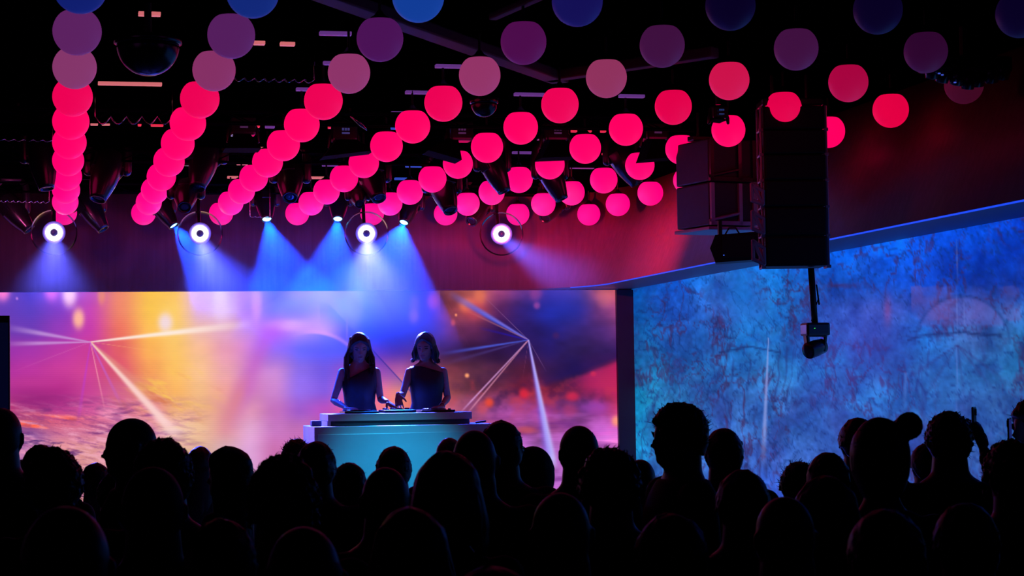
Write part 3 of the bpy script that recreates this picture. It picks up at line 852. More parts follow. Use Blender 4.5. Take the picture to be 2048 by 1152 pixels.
M_emblemb = mat('emblem_blue', (0.30, 0.35, 0.5), 0.5, emit=lin((30, 60, 120)), es=0.6)  # blue printed mark, light on it put into the emission
hooded((487, 251), (448, 300), (520, 300), 15.6, 'hooded stage light with faint emblem between the second and third globe rows')
hooded((690, 263), (644, 316), (744, 304), 15.6, 'hooded stage light with blue emblem, cutting a globe of the fourth row', True)
hooded((922, 263), (852, 304), (918, 323), 15.6, 'hooded stage light with tilted edge, cutting a globe of the fifth row')
hooded((1113, 263), (1077, 319), (1150, 316), 15.6, 'hooded stage light with violet emblem, cutting a globe of the sixth row')
hooded((1313, 262), (1283, 322), (1348, 317), 15.6, 'hooded stage light with emblem, cutting a globe of the seventh row')
hooded((1441, 224), (1424, 240), (1448, 243), 13.6, 'smallest hooded stage light, its emblem above the subwoofer boxes', True, 0.6)

# ------------------------------------------------------------------ beams of light in haze
def haze_mat(name, dens, zlo=None, zhi=None):
    m = bpy.data.materials.new(name); m.use_nodes = True
    nt = m.node_tree
    nt.nodes.remove(nt.nodes['Principled BSDF'])
    vs = nt.nodes.new('ShaderNodeVolumeScatter')
    vs.inputs['Density'].default_value = dens
    vs.inputs['Color'].default_value = (1, 1, 1, 1)
    if zlo is not None:     # density thinned downwards, shaped to make the beams fade out
        ge = nt.nodes.new('ShaderNodeNewGeometry'); sx = nt.nodes.new('ShaderNodeSeparateXYZ')
        mr = nt.nodes.new('ShaderNodeMapRange'); mr.interpolation_type = 'SMOOTHSTEP'
        mr.inputs[1].default_value = zlo; mr.inputs[2].default_value = zhi; mr.inputs[3].default_value = 0; mr.inputs[4].default_value = dens
        nt.links.new(ge.outputs['Position'], sx.inputs[0]); nt.links.new(sx.outputs['Z'], mr.inputs[0])
        nt.links.new(mr.outputs[0], vs.inputs['Density'])
    nt.links.new(vs.outputs[0], nt.nodes['Material Output'].inputs['Volume'])
    return m


M_hz = [haze_mat('beam_haze_%d' % k, 0.06, a, b_) for k, (a, b_) in enumerate([(2.5, 2.98), (2.4, 2.9), (2.4, 2.9), (2.1, 2.75)])]
M_haze2 = haze_mat('soft_haze', 0.022, 2.5, 3.0)


def spot(name, loc, d, power, color, angle, blend, size=0.03):
    l = bpy.data.lights.new(name, 'SPOT')
    l.energy = power; l.color = color; l.spot_size = angle; l.spot_blend = blend; l.shadow_soft_size = size
    o = bpy.data.objects.new(name, l); COL.objects.link(o)
    o.location = loc
    o.rotation_euler = Vector(d).to_track_quat('-Z', 'Y').to_euler()
    return o


def beam(apex, d, half, length, color, power, label, m, blend=0.05, grow=1.0, r0=0.04, zmin=STG):
    d = Vector(d).normalized()
    back_off = 0.0
    src = apex + d * 0.012
    spot('beam_source', src, d, power, color, 2 * half, blend, r0 * 0.55)
    rot = aim(d)
    hm = half * grow
    N = 48
    prof = [(r0 * 1.02, 0.0)]
    for k in range(1, 13):
        L = length * k / 12
        prof.append((r0 + L * math.tan(hm), L))
    mb = MB().lathe(prof, c=src, rot=rot, n=N)
    mb.v = [(v[0], min(v[1], 21.58), max(v[2], zmin)) for v in mb.v]
    o = mb.build('light_beam', m)
    tag(o, label, 'light beam', 'blue beams over the stage', 'stuff')
    return o


def img_dir(apx, ang_deg, tilt_deg):
    """direction from an image angle (0 = down, + = right) leaning tilt_deg toward the room"""
    a = math.radians(ang_deg); t = math.radians(tilt_deg)
    X = Vector((1, 0, 0)); Z = Vector((0, 0, 1)); Yv = Vector((0, 1, 0))
    return (X * math.sin(a) - Z * math.cos(a)) * math.cos(t) - Yv * math.sin(t)


BL = lin((0, 85, 255))
BL = (0.0, 0.05, 1.0)
LB = ['leftmost sharp blue beam falling down right from the lens left of the second ring lamp',
      'blue beam falling from the straight hanging lens, crossing the beam on its left',
      'blue beam falling left and down from the lens beside the third ring lamp',
      'widest blue beam falling over the two women from the brightest lens']
spec = [(34, 32, 22, 4200), (10, 32, 24, 3700), (-10, 32, 24, 3700), (-23, 40, 27, 4600)]
for k, ((r_, pv, ln), (ang, tl, hf, pw)) in enumerate(zip(beams, spec)):
    root, p, d, L = r_
    apex = Vector(p) + d * (0.665 * L)
    beam(apex, img_dir(apex, ang, tl), math.radians(hf), 2.6, BL, pw, LB[k], M_hz[k], 0.03, 1.0, 0.05)

# ------------------------------------------------------------------ ring lamps in clear domes
M_ring = mat('ring_light', (0.5, 0.5, 0.6), 0.3, emit=(0.95, 0.86, 1.0), es=7)
M_halo = mat('ring_reflector', (0.25, 0.2, 0.4), 0.3, emit=lin((95, 80, 205)), es=0.8)
M_dark2 = mat('ring_core', (0.04, 0.03, 0.09), 0.3, emit=lin((45, 30, 100)), es=0.6)
M_dome = bpy.data.materials.new('clear_dome'); M_dome.use_nodes = True
nt = M_dome.node_tree; nt.nodes.remove(nt.nodes['Principled BSDF'])
gl = nt.nodes.new('ShaderNodeBsdfGlossy'); gl.inputs['Roughness'].default_value = 0.08
tr = nt.nodes.new('ShaderNodeBsdfTransparent'); tr.inputs[0].default_value = (0.9, 0.9, 0.95, 1)
fr = nt.nodes.new('ShaderNodeLayerWeight'); fr.inputs[0].default_value = 0.06
ms = nt.nodes.new('ShaderNodeMixShader')
nt.links.new(fr.outputs['Fresnel'], ms.inputs[0]); nt.links.new(tr.outputs[0], ms.inputs[1]); nt.links.new(gl.outputs[0], ms.inputs[2])
nt.links.new(ms.outputs[0], nt.nodes['Material Output'].inputs[0])
RL = [((108, 465), 0, 'leftmost', 'below the end of the leftmost globe row'), ((400, 467), 8, 'second', 'between the second and third globe rows'),
      ((733, 467), -10, 'third', 'above the two women'), ((1003, 468), 38, 'rightmost', 'throwing a soft violet beam down right')]
for (px, ang, nm, wh) in RL:
    p = PY(px[0], px[1], 20.0)
    root = empty('ring_lamp', p)
    todir = (Vector(CAM) - p).normalized()
    rot = aim(todir)
    tor = []
    MB().lathe([(0.075, -0.10), (0.088, -0.03), (0.088, -0.01), (0.066, -0.012), (0.02, -0.02)], rot=rot, n=36).build('housing', M_shell, root, True)
    MB().lathe([(0.110, -0.03), (0.108, -0.01), (0.085, 0.005), (0.085, -0.03)], rot=rot, n=40, cap=False).build('reflector', M_halo, root, True)
    MB().lathe([(0.038, 0.015), (0.044, 0.03), (0.076, 0.03), (0.082, 0.015), (0.076, 0.0), (0.038, 0.0), (0.038, 0.015)], rot=rot, n=40, cap=False).build('light_ring', M_ring, root, True)
    MB().lathe([(0.038, 0.0), (0.036, 0.030), (0.005, 0.036)], rot=rot, n=24).build('core', M_dark2, root, True)
    # clear dome, open cylinder-like shade with rim
    Rd = 0.225
    dp = [(Rd * math.sin(a), Rd * math.cos(a) - 0.02) for a in [PI * k / 20 for k in range(3, 18)]]
    MB().lathe(dp, rot=rot, n=48, cap=False).build('clear_dome', M_dome, root, True)
    st_ = MB().tube([(0, 0, 0.0), (0, 0.12, 0.12), (0, 0.20, ZC - p.z)], 0.018, n=8, roundcap=False)
    st_.v = [(v[0], v[1] + 0.05, v[2]) for v in st_.v]
    st_.build('bracket', M_shell, root, True)
    tag(root, '%s white ring lamp in clear dome, %s' % (nm, wh), 'ring lamp', 'white ring lamps in clear domes')
    d = img_dir(p, ang, 62)
    beam(p + todir * 0.12 - Vector((0, 0, 0.05)), d, math.radians(18 if ang < 30 else 14), 1.9 if ang < 30 else 1.7, (0.09, 0.10, 1.0), 7500 if ang < 30 else 5500,
         'soft violet light falling from the %s ring lamp' % nm, M_haze2, 1.0, 1.0, 0.11)

# ------------------------------------------------------------------ black domes, cable loops
def dome(px, py, r, Y, label):
    p = PY(px, py, Y)
    root = empty('glossy_dome', p)
    pr = [(r * math.sin(a), -r * math.cos(a)) for a in [PI * k / 24 for k in range(1, 13)]]
    MB().lathe([(0.004, -r)] + pr, n=36).build('dome', M_blackgloss, root, True)
    MB().lathe([(r * 1.0, 0), (r * 1.08, 0.005), (r * 1.08, 0.04), (r * 0.5, 0.05)], n=36).build('collar', M_blackgloss, root, True)
    MB().tube([(0, 0, 0.04), (0, 0, ZC - p.z)], 0.02, n=8, roundcap=False).build('stem', M_black, root)
    tag(root, label, 'dome')


dome(968, 208, 0.088, 13.0, 'small glossy black dome with bright rim between the fifth row globes')
dome(296, 90, 0.17, 11.0, 'large black glossy dome between the two leftmost globe rows')


def cable(p0, p1, Y, loops, amp, label, r=0.006):
    a = PY(*p0, Y); c = PY(*p1, Y)
    pts = []
    N = loops * 10
    for k in range(N + 1):
        t = k / N
        ph = t * loops
        s = abs(math.sin(PI * ph))
        pts.append(a.lerp(c, t) + Vector((0, 0.01 * math.sin(2 * PI * ph), -amp * s)))
    mb = MB()
    mb.tube(pts, r, n=6)
    for t in (0, 1):
        q = pts[0] if t == 0 else pts[-1]
        mb.tube([q, Vector((q.x, q.y, ZC))], r, n=6)
    o = mb.build('looped_cable', M_chrome, None, True)
    tag(o, label, 'cable', 'looped cables under the ceiling')


cable((468, 154), (628, 158), 12.6, 8, 0.022, 'shiny black cable in shallow loops between the second and third globe rows')
cable((190, 232), (345, 232), 14.2, 5, 0.055, 'shiny looped cable sagging between the two leftmost globe rows')
cable((-10, 400), (98, 402), 19.2, 9, 0.018, 'shiny cable with tight loops left of the leftmost globe row')
cable((-30, 277), (105, 280), 15.5, 7, 0.012, 'faint looped cable above the moving head left of the leftmost globes', 0.004)
cable((500, 432), (540, 434), 19.6, 4, 0.01, 'short shiny looped cable beside the last globes of the third row', 0.004)
# curved pale fin near the third row
p = PY(722, 238, 14.3)
fin = MB()
rs = []
for k in range(9):
    t = k / 8
    c0 = PY(700 + 34 * t, 232 + 28 * t ** 1.3, 14.3)
    w_ = 0.004 + 0.018 * math.sin(PI * t)
    rs.append([c0 + Vector((0, 0.01, w_)), c0 + Vector((0, -0.01, w_)), c0 + Vector((0, -0.01, -w_)), c0 + Vector((0, 0.01, -w_))])
fin.rings(rs)
fo = fin.build('curved_bracket', M_chrome, None, True)
tag(fo, 'thin curved pale metal bracket beside the fourth globe row', 'bracket')

# ================================================================== LOUDSPEAKERS
def hang(root, x, y, z0, r=0.012):
    MB().tube([(x, y, z0), (x, y, ZC - root.location.z)], r, n=8, roundcap=False).build('hanger', M_shell, root)


def face_cam(p):
    return math.atan2(p.y, p.x) - PI / 2


# line array: tall stack of wide thin boxes
pa = P(1594, 533, 13.6)
root = empty('line_array_speaker', pa, face_cam(pa) + 0.16)
pxm = F / 13.6
wa = 124 / pxm
hts = [62, 58, 54, 52, 50, 48]
zz = 0
yo = 0
for k, hh in enumerate(hts):
    h = hh / pxm
    bx = MB().box((0, 0.17 + yo, zz + h / 2), (wa, 0.34, h - 0.008), None, 0.008)
    bo = bx.build('cabinet', M_black, root)
    gr = MB().box((0, yo - 0.004, zz + h / 2), (wa * 0.94, 0.012, h * 0.86), None, 0.003).build('grille', M_grille, bo)
    for sx in (-1, 1):
        rg = MB()
        X = sx * (wa / 2 + 0.012)
        A = Vector((X, yo + 0.03, zz)); B = Vector((X, yo + 0.03, zz + h)); C_ = Vector((X, yo + 0.2, zz)); D = Vector((X, yo + 0.2, zz + h))
        for (u, v) in ((A, B), (C_, D), (A, D), (A, C_)):
            rg.tube([u, v], 0.009, n=5, roundcap=False)
        E_ = Vector((X, yo - 0.005, zz + 0.02)); F_ = Vector((X + sx * 0.075, yo - 0.005, zz + h * 0.25)); G_ = Vector((X + sx * 0.075, yo - 0.005, zz + h * 0.85)); H_2 = Vector((X, yo - 0.005, zz + h * 0.6))
        if k < 3 and sx < 0:
            for (u, v) in ((E_, F_), (F_, G_), (G_, H_2), (E_, G_), (H_2, E_)):
                rg.tube([u, v], 0.013, n=6)
        rg.box(A, (0.028, 0.03, 0.02))
        rg.build('rigging_bracket', M_bracket, bo)
    zz += h
    yo += 0.0
MB().box((0, 0.17, zz + 0.03), (wa * 1.0, 0.30, 0.05), None, 0.01).build('fly_frame', M_shell, root)
for sx in (-1, 1): hang(root, sx * 0.12, 0.17, zz + 0.05)
tag(root, 'tall black hanging line array loudspeaker, nearest of the speakers, with a pole below', 'loudspeaker')

# pole with camera-like moving head under the array
pt = P(1622, 536, 13.75); pb = P(1630, 650, 13.75)
root = empty('pole_mounted_light', Vector((pb.x, pb.y, pb.z)))
o_ = -Vector(root.location)
MB().tube([pt + o_, pb + o_], 0.022, n=14, roundcap=False).build('pole', M_black, root, True)
cb = MB().tube([pt + o_ + Vector((0.03, -0.02, -0.12)), pt + o_ + Vector((0.045, -0.02, -0.25)), pb + o_ + Vector((0.02, -0.02, 0.18)), pb + o_ + Vector((-0.03, -0.02, 0.03))], 0.006, n=6)
cb.build('cable', M_black, root, True)
MB().box((0, 0, -0.03), (0.17, 0.14, 0.09), None, 0.015).build('base', M_shell, root)
yk = MB()
for k in (-1, 1):
    yk.box((k * 0.06, 0, -0.12), (0.025, 0.07, 0.13), Matrix.Rotation(k * 0.12, 3, 'Y'), 0.01)
yk.box((0, 0, -0.072), (0.14, 0.07, 0.02), None, 0.006)
yk.build('yoke', M_shell, root)
hd = MB().lathe([(0.03, -0.08), (0.052, -0.07), (0.058, 0), (0.058, 0.07), (0.050, 0.082), (0.02, 0.082)], c=(0, 0, -0.16), rot=aim(Vector((-0.9, -0.4, -0.25))), n=24)
hd.build('head', M_shell, root, True)
M_ledg = mat('led_green', (0.02, 0.1, 0.02), 0.4, emit=(0.05, 0.8, 0.1), es=1.2)
MB().box((-0.03, -0.072, -0.025), (0.006, 0.004, 0.006)).build('indicator', M_ledg, root)
tag(root, 'small black moving light on the long pole below the line array', 'stage light')

# subwoofer box pair hanging behind
ps = P(1446, 455, 15.6)
root = empty('subwoofer_speaker', ps, face_cam(ps) + 0.55)
pxm = F / 15.6
W_, D_, H_ = 0.42, 0.50, 0.68
for k in range(2):
    bo = MB().box((0, 0.1, H_ / 4 + k * H_ / 2), (W_, D_, H_ / 2 - 0.008), None, 0.012).build('cabinet', M_cabinet, root)
    fr_ = MB()
    z0 = k * H_ / 2
    fr_.box((-W_ / 2 + 0.02, -D_ / 2 + 0.09, z0 + H_ / 4), (0.03, 0.03, H_ / 2 - 0.02))
    fr_.box((W_ / 2 - 0.02, -D_ / 2 + 0.09, z0 + H_ / 4), (0.03, 0.03, H_ / 2 - 0.02))
    fr_.box((0, -D_ / 2 + 0.09, z0 + 0.02), (W_, 0.03, 0.03))
    fr_.box((0.06, -D_ / 2 + 0.09, z0 + H_ / 4), (0.03, 0.03, H_ / 2 - 0.02))
    fr_.tube([(-W_ / 2, -D_ / 2 + 0.085, z0 + 0.04), (0.06, -D_ / 2 + 0.085, z0 + 0.1)], 0.012, n=6)
    fr_.build('frame', M_bracket if k == 0 else M_shell, bo)
    gg = MB().box((W_ / 2 + 0.004, 0.1, z0 + H_ / 4), (0.012, D_ * 0.88, H_ / 2 * 0.86), None, 0.003).build('grille', M_grille, bo)
MB().box((0, 0.1, -0.02), (W_ + 0.03, D_ + 0.03, 0.025), None, 0.005).build('tray', M_bracket, root)
MB().box((0, 0.1, H_ + 0.02), (W_ + 0.02, 0.1, 0.04), None, 0.008).build('fly_frame', M_shell, root)
for sx in (-1, 1): hang(root, sx * 0.15, 0.1, H_ + 0.04)
tag(root, 'dark purple lit pair of stacked subwoofer boxes hanging left of the line array', 'loudspeaker')

# wedge loudspeaker below
pw = P(1478, 526, 15.2)
root = empty('wedge_speaker', pw, face_cam(pw))
pxm = F / 15.2
hw, hh = 54 / pxm, 64 / pxm
prof2 = [(-hw * 0.86, 0), (hw * 1.0, 0.02), (hw * 1.0, hh * 0.95), (-hw * 0.85, hh * 0.86), (-hw * 1.05, hh * 0.45)]
mb = MB()
mb.rings([[Vector((x, -0.12, z)) for x, z in prof2], [Vector((x, 0.14, z)) for x, z in prof2]])
bo = mb.build('cabinet', M_black, root)
MB().box((0.03, -0.126, hh * 0.48), (hw * 1.5, 0.012, hh * 0.7), None, 0.003).build('grille', M_grille, bo)
br = MB()
br.tube([(-hw * 0.68, 0, hh * 0.85), (-hw * 0.68, 0, hh + 0.08)], 0.018, n=6, roundcap=False)
br.tube([(hw * 0.8, 0, hh * 0.9), (hw * 0.8, 0, hh + 0.08)], 0.012, n=6, roundcap=False)
br.tube([(-0.1, 0, hh * 0.9), (-0.07, 0, hh + 0.025), (-0.02, 0, hh + 0.025), (0.01, 0, hh * 0.9)], 0.006, n=6)
br.build('bracket', M_shell, root)
M_ledb = mat('led_blue', (0.02, 0.02, 0.1), 0.4, emit=(0.05, 0.15, 0.9), es=1.0)
MB().box((-hw * 0.55, -0.134, hh * 0.22), (0.01, 0.004, 0.006)).build('indicator', M_ledb, root)
tag(root, 'black wedge shaped loudspeaker hanging beneath the subwoofer boxes', 'loudspeaker')

# blobs hiding the globe at the right: black fixture cluster by the right edge
pf = P(1935, 158, 12.0)
root = empty('multi_lamp_fixture', pf)
mb = MB()
for k in range(7):
    x = (k - 3) * 0.075
    mb.lathe([(0.012, -0.045), (0.038, -0.04), (0.045, 0.0), (0.04, 0.05), (0.02, 0.06)], c=(x, 0.02 * math.sin(k * 2), 0.02 * abs(k - 3) - 0.02), rot=aim((0.2 * math.sin(k), -0.3, 1)), n=16)
mb.build('lamp_cluster', M_shell, root, True)
MB().box((0, 0.03, 0.09), (0.56, 0.14, 0.10), None, 0.02).build('housing', M_shell, root)
MB().tube([(0, 0.03, 0.12), (0, 0.03, ZC - pf.z)], 0.03, n=8, roundcap=False).build('stem', M_black, root)
gl_ = MB()
for (dx, dz) in ((-0.21, 0.02), (-0.19, 0.012), (-0.11, -0.032)):
    gl_.box((dx, -0.06, dz), (0.014, 0.01, 0.008), None, 0.002)
gl_.build('indicator', mat('glint_blue', (0.1, 0.1, 0.3), 0.2, emit=lin((60, 80, 190)), es=1), root)  # blue glints on the lamps, added as small glowing boxes
tag(root, 'black bumpy fixture of many lamps hanging before a pink globe at the right', 'stage light')

# black display column on the left edge
pc = PY(-22, 632, 16.2)
p1 = PY(20, 632, 16.2)
root = empty('display_column', Vector(((pc.x + p1.x) / 2, 16.2, STG)))
hC = pc.z - STG
wC = p1.x - pc.x
MB().box((0, 0, hC / 2), (wC, 0.12, hC), None, 0.006).build('body', M_blackgloss, root)
MB().box((0, -0.062, hC / 2), (wC * 0.86, 0.006, hC * 0.94)).build('screen_face', mat('column_face', (0.01, 0.01, 0.03), 0.3, emit=lin((2, 4, 26)), es=1.0, noise=0.3), root)
tag(root, 'narrow black display column at the left edge before the video wall', 'display')

# ================================================================== DJ DESK
def at_depth(px, py, Z): return P(px, py, Z)


fl = P(628, 853, 17.2); fr2 = P(982, 848, 17.0)
yF = 0.5 * (fl.y + fr2.y) - 0.05
a0 = PY(628, 853, yF); a1 = PY(985, 848, yF)
desk = empty('dj_desk', Vector(((a0.x + a1.x) / 2, yF + 0.375, STG)))
ox, oy, oz = desk.location
LW = a1.x - a0.x; LH = (a0.z + a1.z) / 2 - STG; LD = 0.80
MB().box((0, 0.0, LH / 2), (LW, LD, LH), None, 0.006).build('lower_cabinet', M_white, desk)
M_panel = mat('glass_panel', (0.55, 0.62, 0.66), 0.25, noise=0.15, nscale=3)
MB().box((0, -LD / 2 - 0.004, LH / 2 - 0.02), (LW * 0.97, 0.01, LH * 0.9), None, 0.003).build('front_panel', M_panel, desk)
yU = oy - LD / 2 + 0.18
b0 = PY(656, 829, yU); b1 = PY(944, 823, yU)
UW = b1.x - b0.x
UH = (b0.z + b1.z) / 2 - (STG + LH)
UD = 0.56
ux = (b0.x + b1.x) / 2 - ox
uy = yU + UD / 2 - oy
MB().box((ux, uy, LH + UH * 0.70), (UW, UD, UH * 0.60), None, 0.005).build('desk_top', M_white, desk)
MB().box((ux, uy + 0.02, LH + UH * 0.20), (UW - 0.03, UD - 0.03, UH * 0.40), None, 0.003).build('recess', mat('recess_grey', (0.10, 0.10, 0.13), 0.5, noise=0.1), desk)
MB().box((ux - UW / 2 + 0.008, uy, LH + UH * 0.2), (0.03, UD, UH * 0.4)).build('end_panel', M_white, desk)
tag(desk, 'white stepped mixing desk with turquoise lit front below the two women', 'mixing desk')
ZD = STG + LH + UH
deskx = ox + ux; desky = oy + uy


def player(x, label, rz=0.0):
    root = empty('media_player', (x, desky, ZD), rz)
    MB().box((0, 0, 0.010), (0.30, 0.34, 0.02), None, 0.006).build('body', M_blackgloss, root)
    MB().lathe([(0.10, 0.02), (0.105, 0.024), (0.10, 0.032), (0.03, 0.032), (0.004, 0.030)], c=(0, 0.03, 0), n=32).build('jog_wheel', M_shell, root, True)
    b_ = MB()
    for k in range(4): b_.box((-0.12 + k * 0.03, -0.13, 0.022), (0.018, 0.014, 0.008))
    b_.box((0.13, 0.0, 0.024), (0.02, 0.03, 0.012))
    b_.build('buttons', M_metal, root)
    tag(root, label, 'media player', 'flat black media players on the desk')


xa = P(712, 826, 17.6).x; xb = P(868, 823, 17.6).x; xm = P(790, 824, 17.6).x
player(xa, 'flat black media player on the desk before the woman with long hair')
player(xb, 'flat black media player on the desk before the woman with bobbed hair')
root = empty('audio_mixer', (xm, desky, ZD))
MB().box((0, 0, 0.0125), (0.28, 0.34, 0.025), None, 0.006).build('body', M_blackgloss, root)
kb = MB()
for i in range(4):
    for j in range(5):
        kb.lathe([(0.008, 0.024), (0.009, 0.036), (0.005, 0.042)], c=(-0.1 + i * 0.065, 0.13 - j * 0.045, 0), n=10)
kb.build('knobs', M_metal, root, True)
fd = MB()
for i in range(4): fd.box((-0.1 + i * 0.065, -0.12, 0.030), (0.012, 0.02, 0.014))
fd.build('faders', M_metal, root)
tag(root, 'flat black audio mixer with rows of knobs between the two media players', 'mixer')
pb_ = PY(632, 851, oy - 0.1)
o = MB().box((pb_.x, oy - 0.1, STG + LH + 0.025), (0.085, 0.12, 0.05), None, 0.01).build('small_box', mat('box_blue', (0.10, 0.2, 0.4), 0.5, noise=0.1))
tag(o, 'small dark blue box on the left ledge of the white desk', 'box')
o = MB().tube([(deskx + UW / 2 + 0.02, oy - 0.3, STG + LH + 0.01), (deskx + UW / 2 + 0.10, oy - 0.3, STG + LH + 0.02)], 0.009, n=8).build('microphone', M_black, None, True)
tag(o, 'small black stick on the right ledge of the white desk', 'microphone')

# ================================================================== PEOPLE
def smax(a, b, k=0.012):
    h = np.clip(0.5 + 0.5 * (a - b) / k, 0, 1)
    return b * (1 - h) + a * h + k * h * (1 - h)


def ell(d, c, h):
    """ray from origin along d to ellipsoid, outer root (0 if missed)"""
    dn = d / h; cn = np.array(c) / h
    A = (dn ** 2).sum(1); B = -2 * (dn * cn).sum(1); Cc = (cn ** 2).sum() - 1
    D = B * B - 4 * A * Cc
    t = (-B + np.sqrt(np.maximum(D, 0))) / (2 * A)
    return np.where(D > 0, np.maximum(t, 0), 0)


def dirs(nu=48, nv=36):
    th = np.linspace(0, 2 * PI, nu, endpoint=False)
    ph = np.linspace(0.0001, PI - 0.0001, nv)
    T, Pp = np.meshgrid(th, ph)
    return np.stack([np.sin(Pp) * np.cos(T), np.sin(Pp) * np.sin(T), np.cos(Pp)], -1).reshape(-1, 3), nu, nv


def head_r(d, fem=0.0, nose=1.0):
    H = np.array
    r = ell(d, (0, 0.014, 0.030), H([0.073, 0.094, 0.093]))
    r = smax(r, ell(d, (0, -0.022, -0.045), H([0.052 - 0.005 * fem, 0.058, 0.068])), 0.02)
    r = smax(r, ell(d, (0, 0.016, -0.015), H([0.067, 0.080, 0.094])), 0.02)
    fy = np.maximum(-d[:, 1], 0.05)
    u = d[:, 0] / fy; wv = d[:, 2] / fy
    fr = (d[:, 1] < 0)
    g = lambda cu, cw, su, sw: np.exp(-((u - cu) / su) ** 2 - ((wv - cw) / sw) ** 2) * fr
    r = r + nose * 0.024 * g(0, -0.20, 0.12, 0.11) + nose * 0.014 * g(0, 0.0, 0.085, 0.16) + 0.006 * (g(-0.12, -0.24, 0.07, 0.06) + g(0.12, -0.24, 0.07, 0.06))
    r = r - 0.011 * (g(-0.36, 0.10, 0.17, 0.10) + g(0.36, 0.10, 0.17, 0.10))
    r = r + 0.004 * (g(-0.35, 0.085, 0.11, 0.055) + g(0.35, 0.085, 0.11, 0.055))
    r = r + (0.005 - 0.003 * fem) * g(0, 0.30, 0.6, 0.09)
    r = r + 0.008 * g(0, -0.50, 0.22, 0.055) - 0.004 * g(0, -0.575, 0.2, 0.02) + 0.007 * g(0, -0.64, 0.18, 0.05)
    r = r - 0.005 * g(0, -0.78, 0.25, 0.07) + 0.010 * g(0, -0.98, 0.22, 0.14)
    r = r - 0.004 * (g(-0.6, -0.5, 0.25, 0.25) + g(0.6, -0.5, 0.25, 0.25))
    return r


def grid_faces(nu, nv):
    f = []
    for i in range(nv - 1):
        for j in range(nu):
            k = (j + 1) % nu
            f.append((i * nu + j, i * nu + k, (i + 1) * nu + k, (i + 1) * nu + j))
    return f


def head_mb(mb, xf, fem=0.0, nu=56, nv=44, nose=1.0):
    d, nu, nv = dirs(nu, nv)
    v = d * head_r(d, fem, nose)[:, None]
    mb.add([xf @ Vector(p) for p in v], grid_faces(nu, nv))
    for s in (-1, 1):   # ears
        mb.tube([xf @ Vector((s * 0.071, 0.020, 0.032)), xf @ Vector((s * 0.082, 0.028, 0.026)), xf @ Vector((s * 0.083, 0.022, 0.0)), xf @ Vector((s * 0.073, 0.012, -0.024))],
                [0.010, 0.013, 0.012, 0.007], n=8, flat=0.6)


def hair_shell(xf, thick, keep, fem=0.0, noise=0.0, nscale=9.0, seed=5, nu=72, nv=54):
    d, nu, nv = dirs(nu, nv)
    r = head_r(d, fem)
    k = keep(d)
    nn = fbm(np.arctan2(d[:, 1], d[:, 0]) * nscale / 2 + 20, d[:, 2] * nscale + 20, seed, 4) - 0.45
    rr = r - 0.012 + (0.012 + thick + noise * nn) * k
    v = d * rr[:, None]
    mb = MB()
    mb.add([xf @ Vector(p) for p in v], grid_faces(nu, nv))
    return mb


def ss(x, a, b):
    t = np.clip((x - a) / (b - a), 0, 1)
    return t * t * (3 - 2 * t)


def keep_short(d):   # scalp: above the hairline in front, down to the nape behind
    front = np.clip(-d[:, 1], 0, 1)
    back_ = np.clip(d[:, 1], 0, 1)
    line = 0.50 * ss(front, 0.2, 0.85) + 0.05 - 0.62 * ss(back_, 0.1, 0.8)
    return ss(d[:, 2], line - 0.06, line + 0.10)


def keep_balding(d):
    back_ = np.clip(d[:, 1], 0, 1)
    line = 0.15 - 0.6 * ss(back_, 0.0, 0.8)
    return ss(d[:, 2], line - 0.06, line + 0.1) * (1 - ss(d[:, 2], 0.45, 0.7))


def keep_long(d):
    front = np.clip(-d[:, 1], 0, 1)
    side = np.abs(d[:, 0])
    line = (0.90 - 0.18 * np.minimum(np.abs(d[:, 0]) / 0.4, 1)) * ss(front, 0.2, 0.75) - 1.2 * ss(d[:, 1], -0.25, 0.3) - 0.4 * ss(side, 0.75, 0.95)
    return ss(d[:, 2], line - 0.08, line + 0.08)


FEM = [(0.80, .150, .110, .01), (0.90, .168, .118, .012), (1.0, .138, .095, .005), (1.06, .122, .086, 0), (1.14, .130, .092, -.004), (1.21, .142, .108, -.014),
       (1.28, .146, .098, -.008), (1.325, .148, .082, 0.0), (1.36, .146, .068, .006), (1.385, .128, .060, .008), (1.403, .100, .056, .008), (1.42, .070, .052, .008), (1.45, .052, .052, .008), (1.50, .048, .050, .006), (1.55, .04, .045, 0)]
MAL = [(0.80, .150, .110, .01), (0.90, .160, .115, .01), (1.0, .152, .108, 0), (1.08, .155, .108, 0), (1.16, .168, .112, -.004), (1.23, .180, .116, -.006),
       (1.30, .186, .108, -.002), (1.35, .182, .092, 0.004), (1.385, .160, .080, .01), (1.412, .122, .072, .012), (1.435, .086, .068, .012), (1.455, .074, .068, .012), (1.50, .070, .068, .012), (1.55, .062, .062, 0.008)]


def torso(mb, prof, infl=0.0, zmin=0, zmax=9, n=28, fold=0.0):
    rs = []
    for z, rx, ry, yo in prof:
        if z < zmin or z > zmax: continue
        rs.append([Vector((math.copysign(abs(math.cos(a)) ** 0.86, math.cos(a)) * (rx + infl), math.copysign(abs(math.sin(a)) ** 0.92, math.sin(a)) * (ry + infl) + yo, z)) for a in [2 * PI * k / n for k in range(n)]])
    mb.rings(rs)


